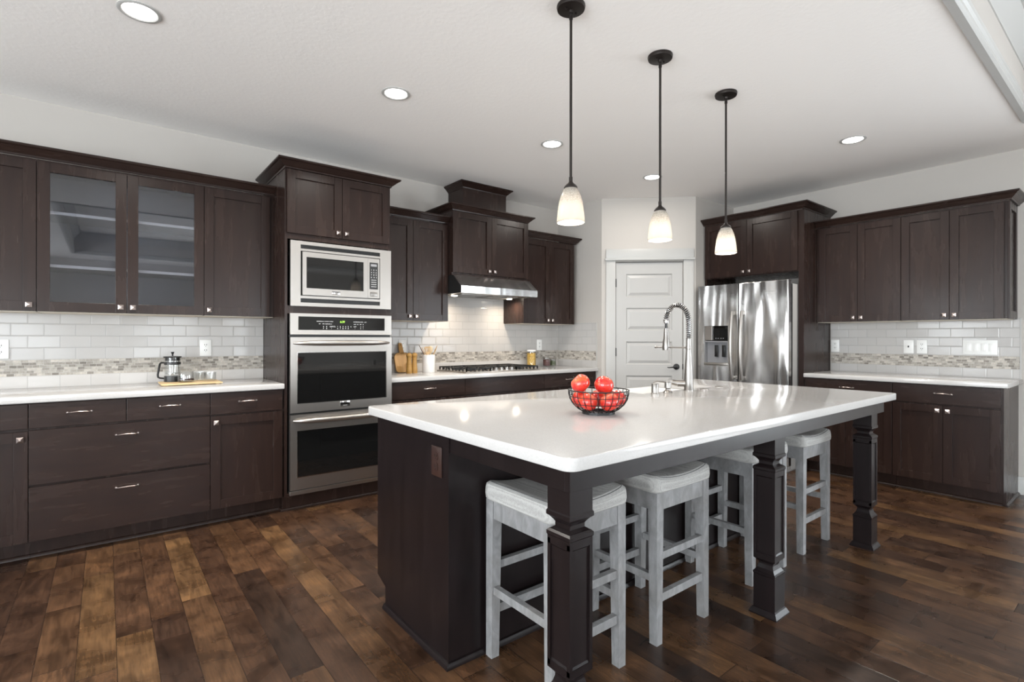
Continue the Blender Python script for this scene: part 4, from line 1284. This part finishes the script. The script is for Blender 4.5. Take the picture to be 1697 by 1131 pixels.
# ------------------------------------------------------------------ stools
def make_stool(label):
    r = thing('bar_stool', label, 'stool', (0, 0, 0), 0, 'grey bar stools tucked under the island')
    W2, D2 = .1885, .1885
    # cushion: saddle top
    g = G(); nx, ny = 22, 14
    hw, hd = .196, .196
    def top(u, v):
        # u,v in -1..1
        z = .664 + .024 * abs(u) ** 2.2
        ed = max(abs(u), abs(v))
        z -= .016 * max(0, (ed - .86) / .14) ** 2
        return z
    grid = []
    for i in range(nx + 1):
        row = []
        for j in range(ny + 1):
            u = -1 + 2 * i / nx; v = -1 + 2 * j / ny
            u = math.copysign(1 - (1 - abs(u)) ** 1.25, u); v = math.copysign(1 - (1 - abs(v)) ** 1.25, v)
            x, y = u * hw, v * hd
            # round plan corners
            cr = .030
            ax, ay = abs(x) - (hw - cr), abs(y) - (hd - cr)
            if ax > 0 and ay > 0:
                l = math.hypot(ax, ay)
                if l > 0:
                    m_ = max(ax, ay) / l
                    x = math.copysign(hw - cr + ax * m_, x); y = math.copysign(hd - cr + ay * m_, y)
            row.append(g.bm.verts.new((x, y, top(u, v))))
        grid.append(row)
    for i in range(nx):
        for j in range(ny):
            g.bm.faces.new((grid[i][j], grid[i + 1][j], grid[i + 1][j + 1], grid[i][j + 1]))
    edge = [grid[i][0] for i in range(nx)] + [grid[nx][j] for j in range(ny)] + [grid[i][ny] for i in range(nx, 0, -1)] + [grid[0][j] for j in range(ny, 0, -1)]
    prev = edge
    seam = [v.co.copy() for v in edge]
    for zf, off in ((.75, .004), (.4, .0055), (.12, .003), (0, -.004)):
        cur = []
        for v in edge:
            n_ = Vector((v.co.x, v.co.y, 0)).normalized()
            cur.append(g.bm.verts.new((v.co.x + n_.x * off, v.co.y + n_.y * off, .611 + (v.co.z - .611) * zf)))
        for k in range(len(edge)):
            k2 = (k + 1) % len(edge)
            g.bm.faces.new((prev[k], prev[k2], cur[k2], cur[k]))
        prev = cur
    g.bm.faces.new(prev)
    o = g.out('cushion', M_FABRIC, r)
    for p in o.data.polygons: p.use_smooth = True
    # seam line just inside the top edge
    sp = []
    for c in seam:
        sp.append((c.x * .945, c.y * .945, c.z + .0088))
    g = G(); g.tube(sp, .0015, 5, closed=True); g.out('seam', M_SEAM, o)
    for sx in (-1, 1):
        for sy in (-1, 1):
            g = G()
            a0, a1 = .044, .036
            def sec_(w_, z): return [g.bm.verts.new((sx * (W2 - (0 if p == 0 else w_)), sy * (D2 - (0 if q == 0 else w_)), z)) for p, q in ((0, 0), (1, 0), (1, 1), (0, 1))]
            A_, B_ = sec_(a1, 0), sec_(a0, .611)
            g.bm.faces.new(A_); g.bm.faces.new(B_[::-1])
            for k in range(4): g.bm.faces.new((A_[k], A_[(k + 1) % 4], B_[(k + 1) % 4], B_[k]))
            g.out('leg', M_GREYW, r, smooth=False)
            lg = r
    g = G()
    i_ = .044
    for s in (-1, 1):
        g.box(-W2 + i_, W2 - i_, s * (D2 - .003), s * (D2 - .025), .540, .611, .001)
        g.box(s * (W2 - .003), s * (W2 - .025), -D2 + i_, D2 - i_, .540, .611, .001)
    g.out('seat_frame', M_GREYW, r, smooth=False)
    for s in (-1, 1):
        for za, zb in ((.336, .366), (.165, .198)):
            g = G(); g.box(-W2 + .040, W2 - .040, s * (D2 - .006), s * (D2 - .030), za, zb, .001); g.out('rung', M_GREYW, r, smooth=False)
        g = G(); g.box(s * (W2 - .006), s * (W2 - .030), -D2 + .040, D2 - .040, .247, .277, .001); g.out('rung', M_GREYW, r, smooth=False)
    return r
st = make_stool('grey upholstered bar stool nearest the camera, half behind the front island post')
st.location = (1.353, 1.447, 0)
dup(st, (1.918, 1.443, 0), label='grey upholstered bar stool between the front and middle island posts, clear of any post')
dup(st, (2.708, 1.455, 0), label='grey upholstered bar stool partly hidden behind the middle island post')
dup(st, (3.306, 1.460, 0), label='grey upholstered bar stool farthest from the camera, between middle and far posts')

# ------------------------------------------------------------------ lights
def pendant(x, y, label):
    r = thing('pendant_lamp', label, 'pendant light', (x, y, CZ), 0, 'pendant lamps over the island')
    g = G(); g.lathe([(0, 0), (.064, 0), (.065, -.006), (.062, -.018), (.012, -.024), (.010, -.034), (0, -.034)], 32)
    for s in (-1, 1): g.lathe([(0, -.019), (.005, -.019), (.006, -.026), (0, -.028)], 10, c=(s * .032, 0, 0))
    g.out('canopy', M_BRONZE, r)
    g = G(); g.tube([(0, 0, -.03), (0, 0, -.790)], .0062, 12); g.lathe([(.0062, -.775), (.0085, -.778), (.0085, -.800), (.0062, -.803)], 12); g.lathe([(.0062, -.045), (.0085, -.047), (.0085, -.062), (.0062, -.064)], 12)
    g.out('rod', M_BRONZE, r)
    g = G(); g.lathe([(0, -.795), (.008, -.797), (.013, -.806), (.024, -.814), (.031, -.824), (.031, -.830), (0, -.830)], 28); g.out('shade_cap', M_BRONZE, r)
    prof = [(.026, .160), (.036, .145), (.046, .120), (.0545, .085), (.060, .045), (.0630, .010), (.0632, .0), (.0605, .0), (.0575, .045), (.052, .085), (.0435, .119), (.033, .144), (.022, .158)]
    g = G(); g.lathe(prof + [prof[0]], 36)
    g.out('lamp_shade', M_SHADE, r, loc=(0, 0, -.985))
    g = G(); g.lathe([(0, -.055), (.012, -.052), (.021, -.038), (.023, -.024), (.018, -.008), (.012, .004), (.012, .020), (0, .020)], 20, c=(0, 0, -.86)); g.out('bulb', M_LENS, r)
    d = bpy.data.lights.new('pendant_bulb', 'POINT'); d.energy = 6.0; d.color = (1.0, .90, .77); d.shadow_soft_size = .022
    o = bpy.data.objects.new('pendant_bulb', d); COL.objects.link(o); o.parent = r; o.location = (0, 0, -.945)
    return r
pendant(1.655, 1.668, 'nearest and leftmost of the three pendant lamps over the island')
pendant(2.322, 1.668, 'middle of the three pendant lamps over the island')
pendant(2.995, 1.672, 'farthest and rightmost of the three pendant lamps over the island')

def can(x, y, label, p=15, sp=140):
    r = thing('ceiling_light', label, 'ceiling light', (x, y, CZ), 0, 'recessed ceiling lights')
    g = G(); g.lathe([(.074, 0), (.086, 0), (.087, -.003), (.082, -.006), (.072, -.006), (.066, -.002), (.066, 0), (.074, 0)], 36); g.out('trim_ring', M_TRIM, r)
    g = G(); g.lathe([(0, -.0025), (.040, -.0025), (.042, -.0042), (.044, -.0025), (.067, -.0025), (.067, -.0005), (0, -.0005)], 36); g.out('lens', M_LENS, r)
    area('ceiling_light_glow', (0, 0, -.008), (0, 0, 0), .13, .13, p * 1.15, (1.0, .945, .87), r, 'DISK', math.radians(sp))
    return r
can(.122, 2.935, 'large recessed ceiling light at the top left over the coffee counter', 21)
can(1.403, 2.935, 'recessed ceiling light in front of the oven tower')
can(2.718, 2.945, 'recessed ceiling light left of the nearest pendant rod')
can(4.010, 2.965, 'recessed ceiling light behind the middle pendant rod', 7, 178)
can(4.442, 1.462, 'recessed ceiling light on the right, in front of the refrigerator side')

# ------------------------------------------------------------------ wall outlets and switches
GO = 'white cover plates on the backsplash'
yA = YW - .009
outlet('power_outlet', 'white outlet on the tile at the left edge of the photo', -.548, -.470, 1.102, 1.220, (0, yA, 0), 0, 'duplex', group=GO)
outlet('power_outlet', 'white outlet on the tile above the coffee tray', .549, .624, 1.098, 1.218, (0, yA, 0), 0, 'duplex', group=GO)
outlet('power_outlet', 'white outlet behind the paddle cutting board', 2.150, 2.228, 1.098, 1.216, (0, yA, 0), 0, 'duplex', group=GO)
outlet('power_outlet', 'white outlet on the tile above the pasta jar', 3.862, 3.936, 1.096, 1.216, (0, yA, 0), 0, 'duplex', group=GO)
def oB(label, ya, yb, kind): return outlet('power_outlet' if kind != 'switch' else 'light_switch', label, 2.064 - ya, 2.064 - yb, 1.103, 1.222, (XW - .009, 2.064, 0), -PI / 2, kind, group=GO)
oB('white outlet on the tile closest to the refrigerator surround', 2.060, 1.988, 'duplex')
oB('white phone jack plate left of its neighbouring outlet', 1.466, 1.391, 'toggle')
oB('white outlet right of the phone jack plate', 1.369, 1.296, 'duplex')
oB('wide white four-gang rocker switch plate near the right end of the tile', 1.055, .838, 'switch')

# ------------------------------------------------------------------ things on the left counter
tz = .914
g = G(); g.box(-.1775, .1775, -.14, .14, .004, .014, .003)
for sx in (-1, 1):
    for sy in (-1, 1): g.box(sx * .150 - .012, sx * .150 + .012, sy * .11 - .012, sy * .11 + .012, 0, .004)
tag(g.out('serving_board', M_BAMB2, loc=(.4625, 4.19, tz)), 'thin bamboo serving board under the coffee things', 'serving board')
bt = tz + .014
r = thing('french_press', 'glass french press with black lid, base and angular handle', 'french press', (.366, 4.275, bt))
g = G(); g.lathe([(0, 0), (.050, 0), (.0505, .004), (.0495, .040), (0, .040)], 32); g.out('base', M_BLACK, r)
g = G(); g.lathe([(0, .041), (.0455, .041), (.0465, .045), (.0465, .165), (.0445, .165), (.0445, .047), (0, .044)], 32); g.out('glass_beaker', M_CLEAR, r)
g = G(); g.lathe([(0, .166), (.053, .166), (.0545, .170), (.053, .175), (.020, .177), (0, .177)], 32); g.lathe([(.044, .145), (.0455, .145), (.0455, .166), (.044, .166)], 32)
g.lathe([(0, .177), (.005, .178), (.005, .188), (.011, .206), (0, .207)], 14); g.out('lid', M_BLACK, r)
g = G(); g.tube([(0, 0, .06), (0, 0, .166)], .0018, 8); g.lathe([(0, .058), (.043, .058), (.043, .062), (0, .063)], 24); g.out('plunger', M_CHROME, r)
hdv = -rt
def hp(d_, z): return tuple(hdv * d_ + Vector((0, 0, z)))
g = G(); g.lathe([(.0470, .118), (.0505, .118), (.0505, .136), (.0470, .136), (.0470, .118)], 32)
g.tube([hp(.048, .130), hp(.078, .131), hp(.088, .122), hp(.094, .095), hp(.103, .045), hp(.100, .030), hp(.088, .024), hp(.048, .020)], .0078, 8, flat=.8); g.out('handle', M_BLACK, r)
r = thing('glass_jar', 'glass canister with ground coffee and glass lid beside the french press', 'jar', (.437, 4.180, bt))
g = G(); g.lathe([(0, 0), (.044, 0), (.051, .010), (.0520, .050), (.047, .070), (.045, .073), (.043, .070), (.048, .050), (.047, .012), (0, .006)], 32); g.out('glass_body', M_CLEAR, r)
g = G(); g.lathe([(0, .007), (.045, .011), (.0468, .022), (0, .025)], 28); g.out('ground_coffee', flat('ground_coffee', (.045, .02, .012), .9), r)
g = G(); g.lathe([(0, .078), (.050, .075), (.052, .080), (.046, .086), (.030, .094), (.012, .098), (0, .098)], 32); g.out('lid', M_CLEAR, r)
def cup(loc, label, s=1.0):
    r = thing('glass_cup', label, 'cup', loc, 0, 'clear glass cups on the bamboo board')
    g = G(); g.lathe([(0, 0), (.028 * s, 0), (.034 * s, .010), (.036 * s, .060), (.0345 * s, .060), (.032 * s, .012), (0, .006)], 28); g.out('glass_body', M_CLEAR, r)
    g = G(); q = rt * -1
    g.tube([tuple(q * (.035 * s) + Vector((0, 0, .048))), tuple(q * (.052 * s) + Vector((0, 0, .046))), tuple(q * (.056 * s) + Vector((0, 0, .033))), tuple(q * (.050 * s) + Vector((0, 0, .018))), tuple(q * (.034 * s) + Vector((0, 0, .016)))], .0032, 6); g.out('handle', M_CLEAR, r)
cup((.533, 4.290, bt), 'clear glass cup right behind the coffee canister')
cup((.585, 4.215, bt), 'clear glass cup at the right end of the bamboo board', 1.1)

# ------------------------------------------------------------------ things on the cooktop counter
r = thing('cutting_board', 'wooden paddle cutting board leaning on the tile beside the ovens', 'cutting board', (2.155, 4.315, tz))
g = G()
def oval(w_, z0, z1, r_):
    pts = []
    for cx_, cz_, a0 in ((w_ - r_, z1 - r_ * 1.2, 0), (-w_ + r_, z1 - r_ * 1.2, PI / 2), (-w_ + r_ * .6, z0 + r_ * .6, PI), (w_ - r_ * .6, z0 + r_ * .6, 1.5 * PI)):
        rr = r_ if a0 < PI else r_ * .6
        for k in range(7):
            t = a0 + k / 6 * PI / 2
            pts.append((cx_ + rr * math.cos(t), cz_ + (rr * (1.2 if a0 < PI else 1)) * math.sin(t)))
    return pts
g.prism(oval(.082, 0, .190, .050), 'y', -.008, .008)
g.prism([(-.022, .180), (.022, .180), (.018, .270), (.012, .286), (0, .290), (-.012, .286), (-.018, .270)], 'y', -.008, .008)
g.out('board', M_BAMB, r, rot=(-math.radians(22), 0, 0), loc=(0, 0, .004))
g = G(); g.lathe([(0, 0), (.005, 0), (.005, .001), (0, .001)], 12, M=Matrix.Rotation(-math.radians(22), 4, 'X') @ Matrix.Translation((0, -.0085, .268)) @ Matrix.Rotation(PI / 2, 4, 'X')); g.out('hanging_hole', M_DARK, r, loc=(0, 0, .004))
def mill(loc, label):
    r = thing('pepper_mill', label, 'pepper mill', loc, 0, 'turned wooden pepper mills')
    g = G(); g.lathe([(0, 0), (.0275, 0), (.0285, .006), (.0275, .020), (.0285, .026), (.0275, .034), (.0265, .040), (.0235, .075), (.0205, .110), (.0215, .135), (.0240, .148), (0, .148)], 28); g.out('body', M_MILL, r)
    g = G(); g.lathe([(0, .149), (.0225, .149), (.0265, .156), (.0262, .168), (.0200, .178), (.0090, .184), (0, .184)], 28); g.out('head', M_MILL, r)
    g = G(); g.lathe([(0, .183), (.004, .184), (.0055, .190), (.0035, .196), (0, .197)], 12); g.out('knob', M_PEWTER, r)
    return r
m1 = mill((2.150, 4.222, tz), 'wooden pepper mill standing in front of the paddle board')
dup(m1, (2.218, 4.250, tz), label='wooden pepper mill right of the other mill, beside the white crock')
CR = (2.372, 4.262)
r = thing('utensil_crock', 'plain white ceramic crock holding wooden utensils', 'crock', (*CR, tz))
g = G(); g.lathe([(0, 0), (.056, 0), (.0585, .004), (.0585, .160), (.0565, .163), (.0545, .160), (.0545, .008), (0, .006)], 36); g.out('pot', M_CER, r)
def utensil(name, label, b, top, kind, mat, cat='utensil'):
    r = thing(name, label, cat, (CR[0], CR[1], tz + .008), 0, 'wooden utensils in the crock')
    p0, p1 = Vector(b), Vector(top)
    d_ = (p1 - p0).normalized()
    q = p1 - d_ * .075
    if kind in ('spatula', 'spoon'):
        g = G(); g.tube([p0, q], .0048, 8); g.out('shaft', mat, r)
        M_ = Matrix.Translation(q) @ d_.to_track_quat('Z', 'Y').to_matrix().to_4x4()
        M_ = Matrix.Translation(q)
        zax = d_; xax = (rt - rt.dot(zax) * zax).normalized(); yax = zax.cross(xax)
        M_ = Matrix.Translation(q) @ Matrix((xax, yax, zax)).transposed().to_4x4()
        g = G()
        if kind == 'spatula':
            z0_, z1_ = -.004, .072
            for a, b_ in ((-.024, -.018), (-.0105, -.006), (-.002, .002), (.006, .0105), (.018, .024)): g.box(a, b_, -.002, .002, .022, .060)
            g.prism([(-.006, -.006), (.006, -.006), (.018, .010), (.024, .024), (-.024, .024), (-.018, .010)], 'y', -.002, .002)
            g.box(-.024, .024, -.002, .002, .058, .072)
        else:
            g.lathe([(0, -.01), (.006, -.008), (.016, .012), (.023, .035), (.022, .055), (.014, .070), (0, .074)], 20, sy=.25)
        g.out('blade', mat, r, M=M_)
    else:
        g = G(); g.tube([p0, q, p1], [.0045, .0042, .003], 8)
        if kind == 'knife':
            g2 = None
            g.tube([q - d_ * .01, q + d_ * .025, p1], [.004, .0105, .003], 8, flat=.35)
        g.out('shaft', mat, r)
    return r
Z_ = Vector((0, 0, 1))
def up_(a, b, z): return tuple(rt * a + vd * b + Z_ * z)
utensil('spatula', 'slotted wooden spatula in the middle of the crock', up_(.0, -.03, .002), up_(-.006, -.018, .235), 'spatula', M_SPOON)
utensil('wooden_spoon', 'pale wooden spoon behind the slotted spatula', up_(-.004, .035, .002), up_(.016, .018, .238), 'spoon', mat_bamboo('pale_spoon_wood', (.70, .56, .36), (.80, .68, .48)))
utensil('tongs', 'wooden utensil leaning far right out of the crock', up_(-.02, -.005, .002), up_(.080, .0, .240), 'knife', M_SPOON)
utensil('dark_stirrer', 'thin dark stick leaning far left out of the crock', up_(.03, .01, .002), up_(-.090, .0, .245), 'stick', M_SPOOND)
utensil('wooden_skewer', 'thin pale stick leaning left beside the dark stick', up_(.035, -.012, .002), up_(-.062, -.01, .225), 'stick', M_SPOON)
utensil('wooden_skewer', 'second thin pale stick nearer the spatula', up_(.026, -.022, .002), up_(-.042, .0, .228), 'stick', M_SPOON)

def jar(loc, rad, h, label, fill, fillcol, name='storage_jar', speck=True, lidm=M_CER, scale=120, c2=None):
    r = thing(name, label, 'jar', loc, 0, 'filled glass jars right of the cooktop')
    g = G(); g.lathe([(0, 0), (rad * .94, 0), (rad, .005), (rad, h * .88), (rad * .86, h * .93), (rad * .82, h * .93), (rad * .95, h * .87), (rad * .95, .008), (0, .006)], 28); g.out('glass_body', M_CLEAR, r)
    m = NT(fill)
    v = m.n('ShaderNodeTexVoronoi', {'Vector': m.obj(), 'Scale': scale}, feature='F1').outputs
    c = m.ramp(v[0], [(0.1, fillcol), (0.8, c2 or tuple(x * .45 for x in fillcol))])
    mm = m.P(col=c, rough=.6, normal=m.bump(v[0], .5, .004))
    g = G(); g.lathe([(0, .008), (rad * .92, .009), (rad * .93, h * .80), (0, h * .83)], 28); g.out('contents', mm, r)
    g = G(); g.lathe([(0, h * .90), (rad * .95, h * .90), (rad * .98, h * .92), (rad * .98, h * .985), (rad * .9, h), (0, h)], 28); g.out('lid', lidm, r)
jar((3.716, 4.360, tz), .052, .192, 'tall glass jar of yellow pasta with white lid', 'dry_pasta', (.85, .55, .10), scale=95, c2=(.55, .30, .03))
jar((3.925, 4.340, tz), .044, .098, 'short glass jar of dark red spice', 'red_spice', (.16, .035, .035), c2=(.05, .01, .012), lidm=M_NICKEL)
jar((4.030, 4.352, tz), .042, .078, 'shortest glass jar of green herbs beside the pantry wall', 'green_herbs', (.13, .15, .06), c2=(.04, .05, .015), lidm=M_NICKEL)
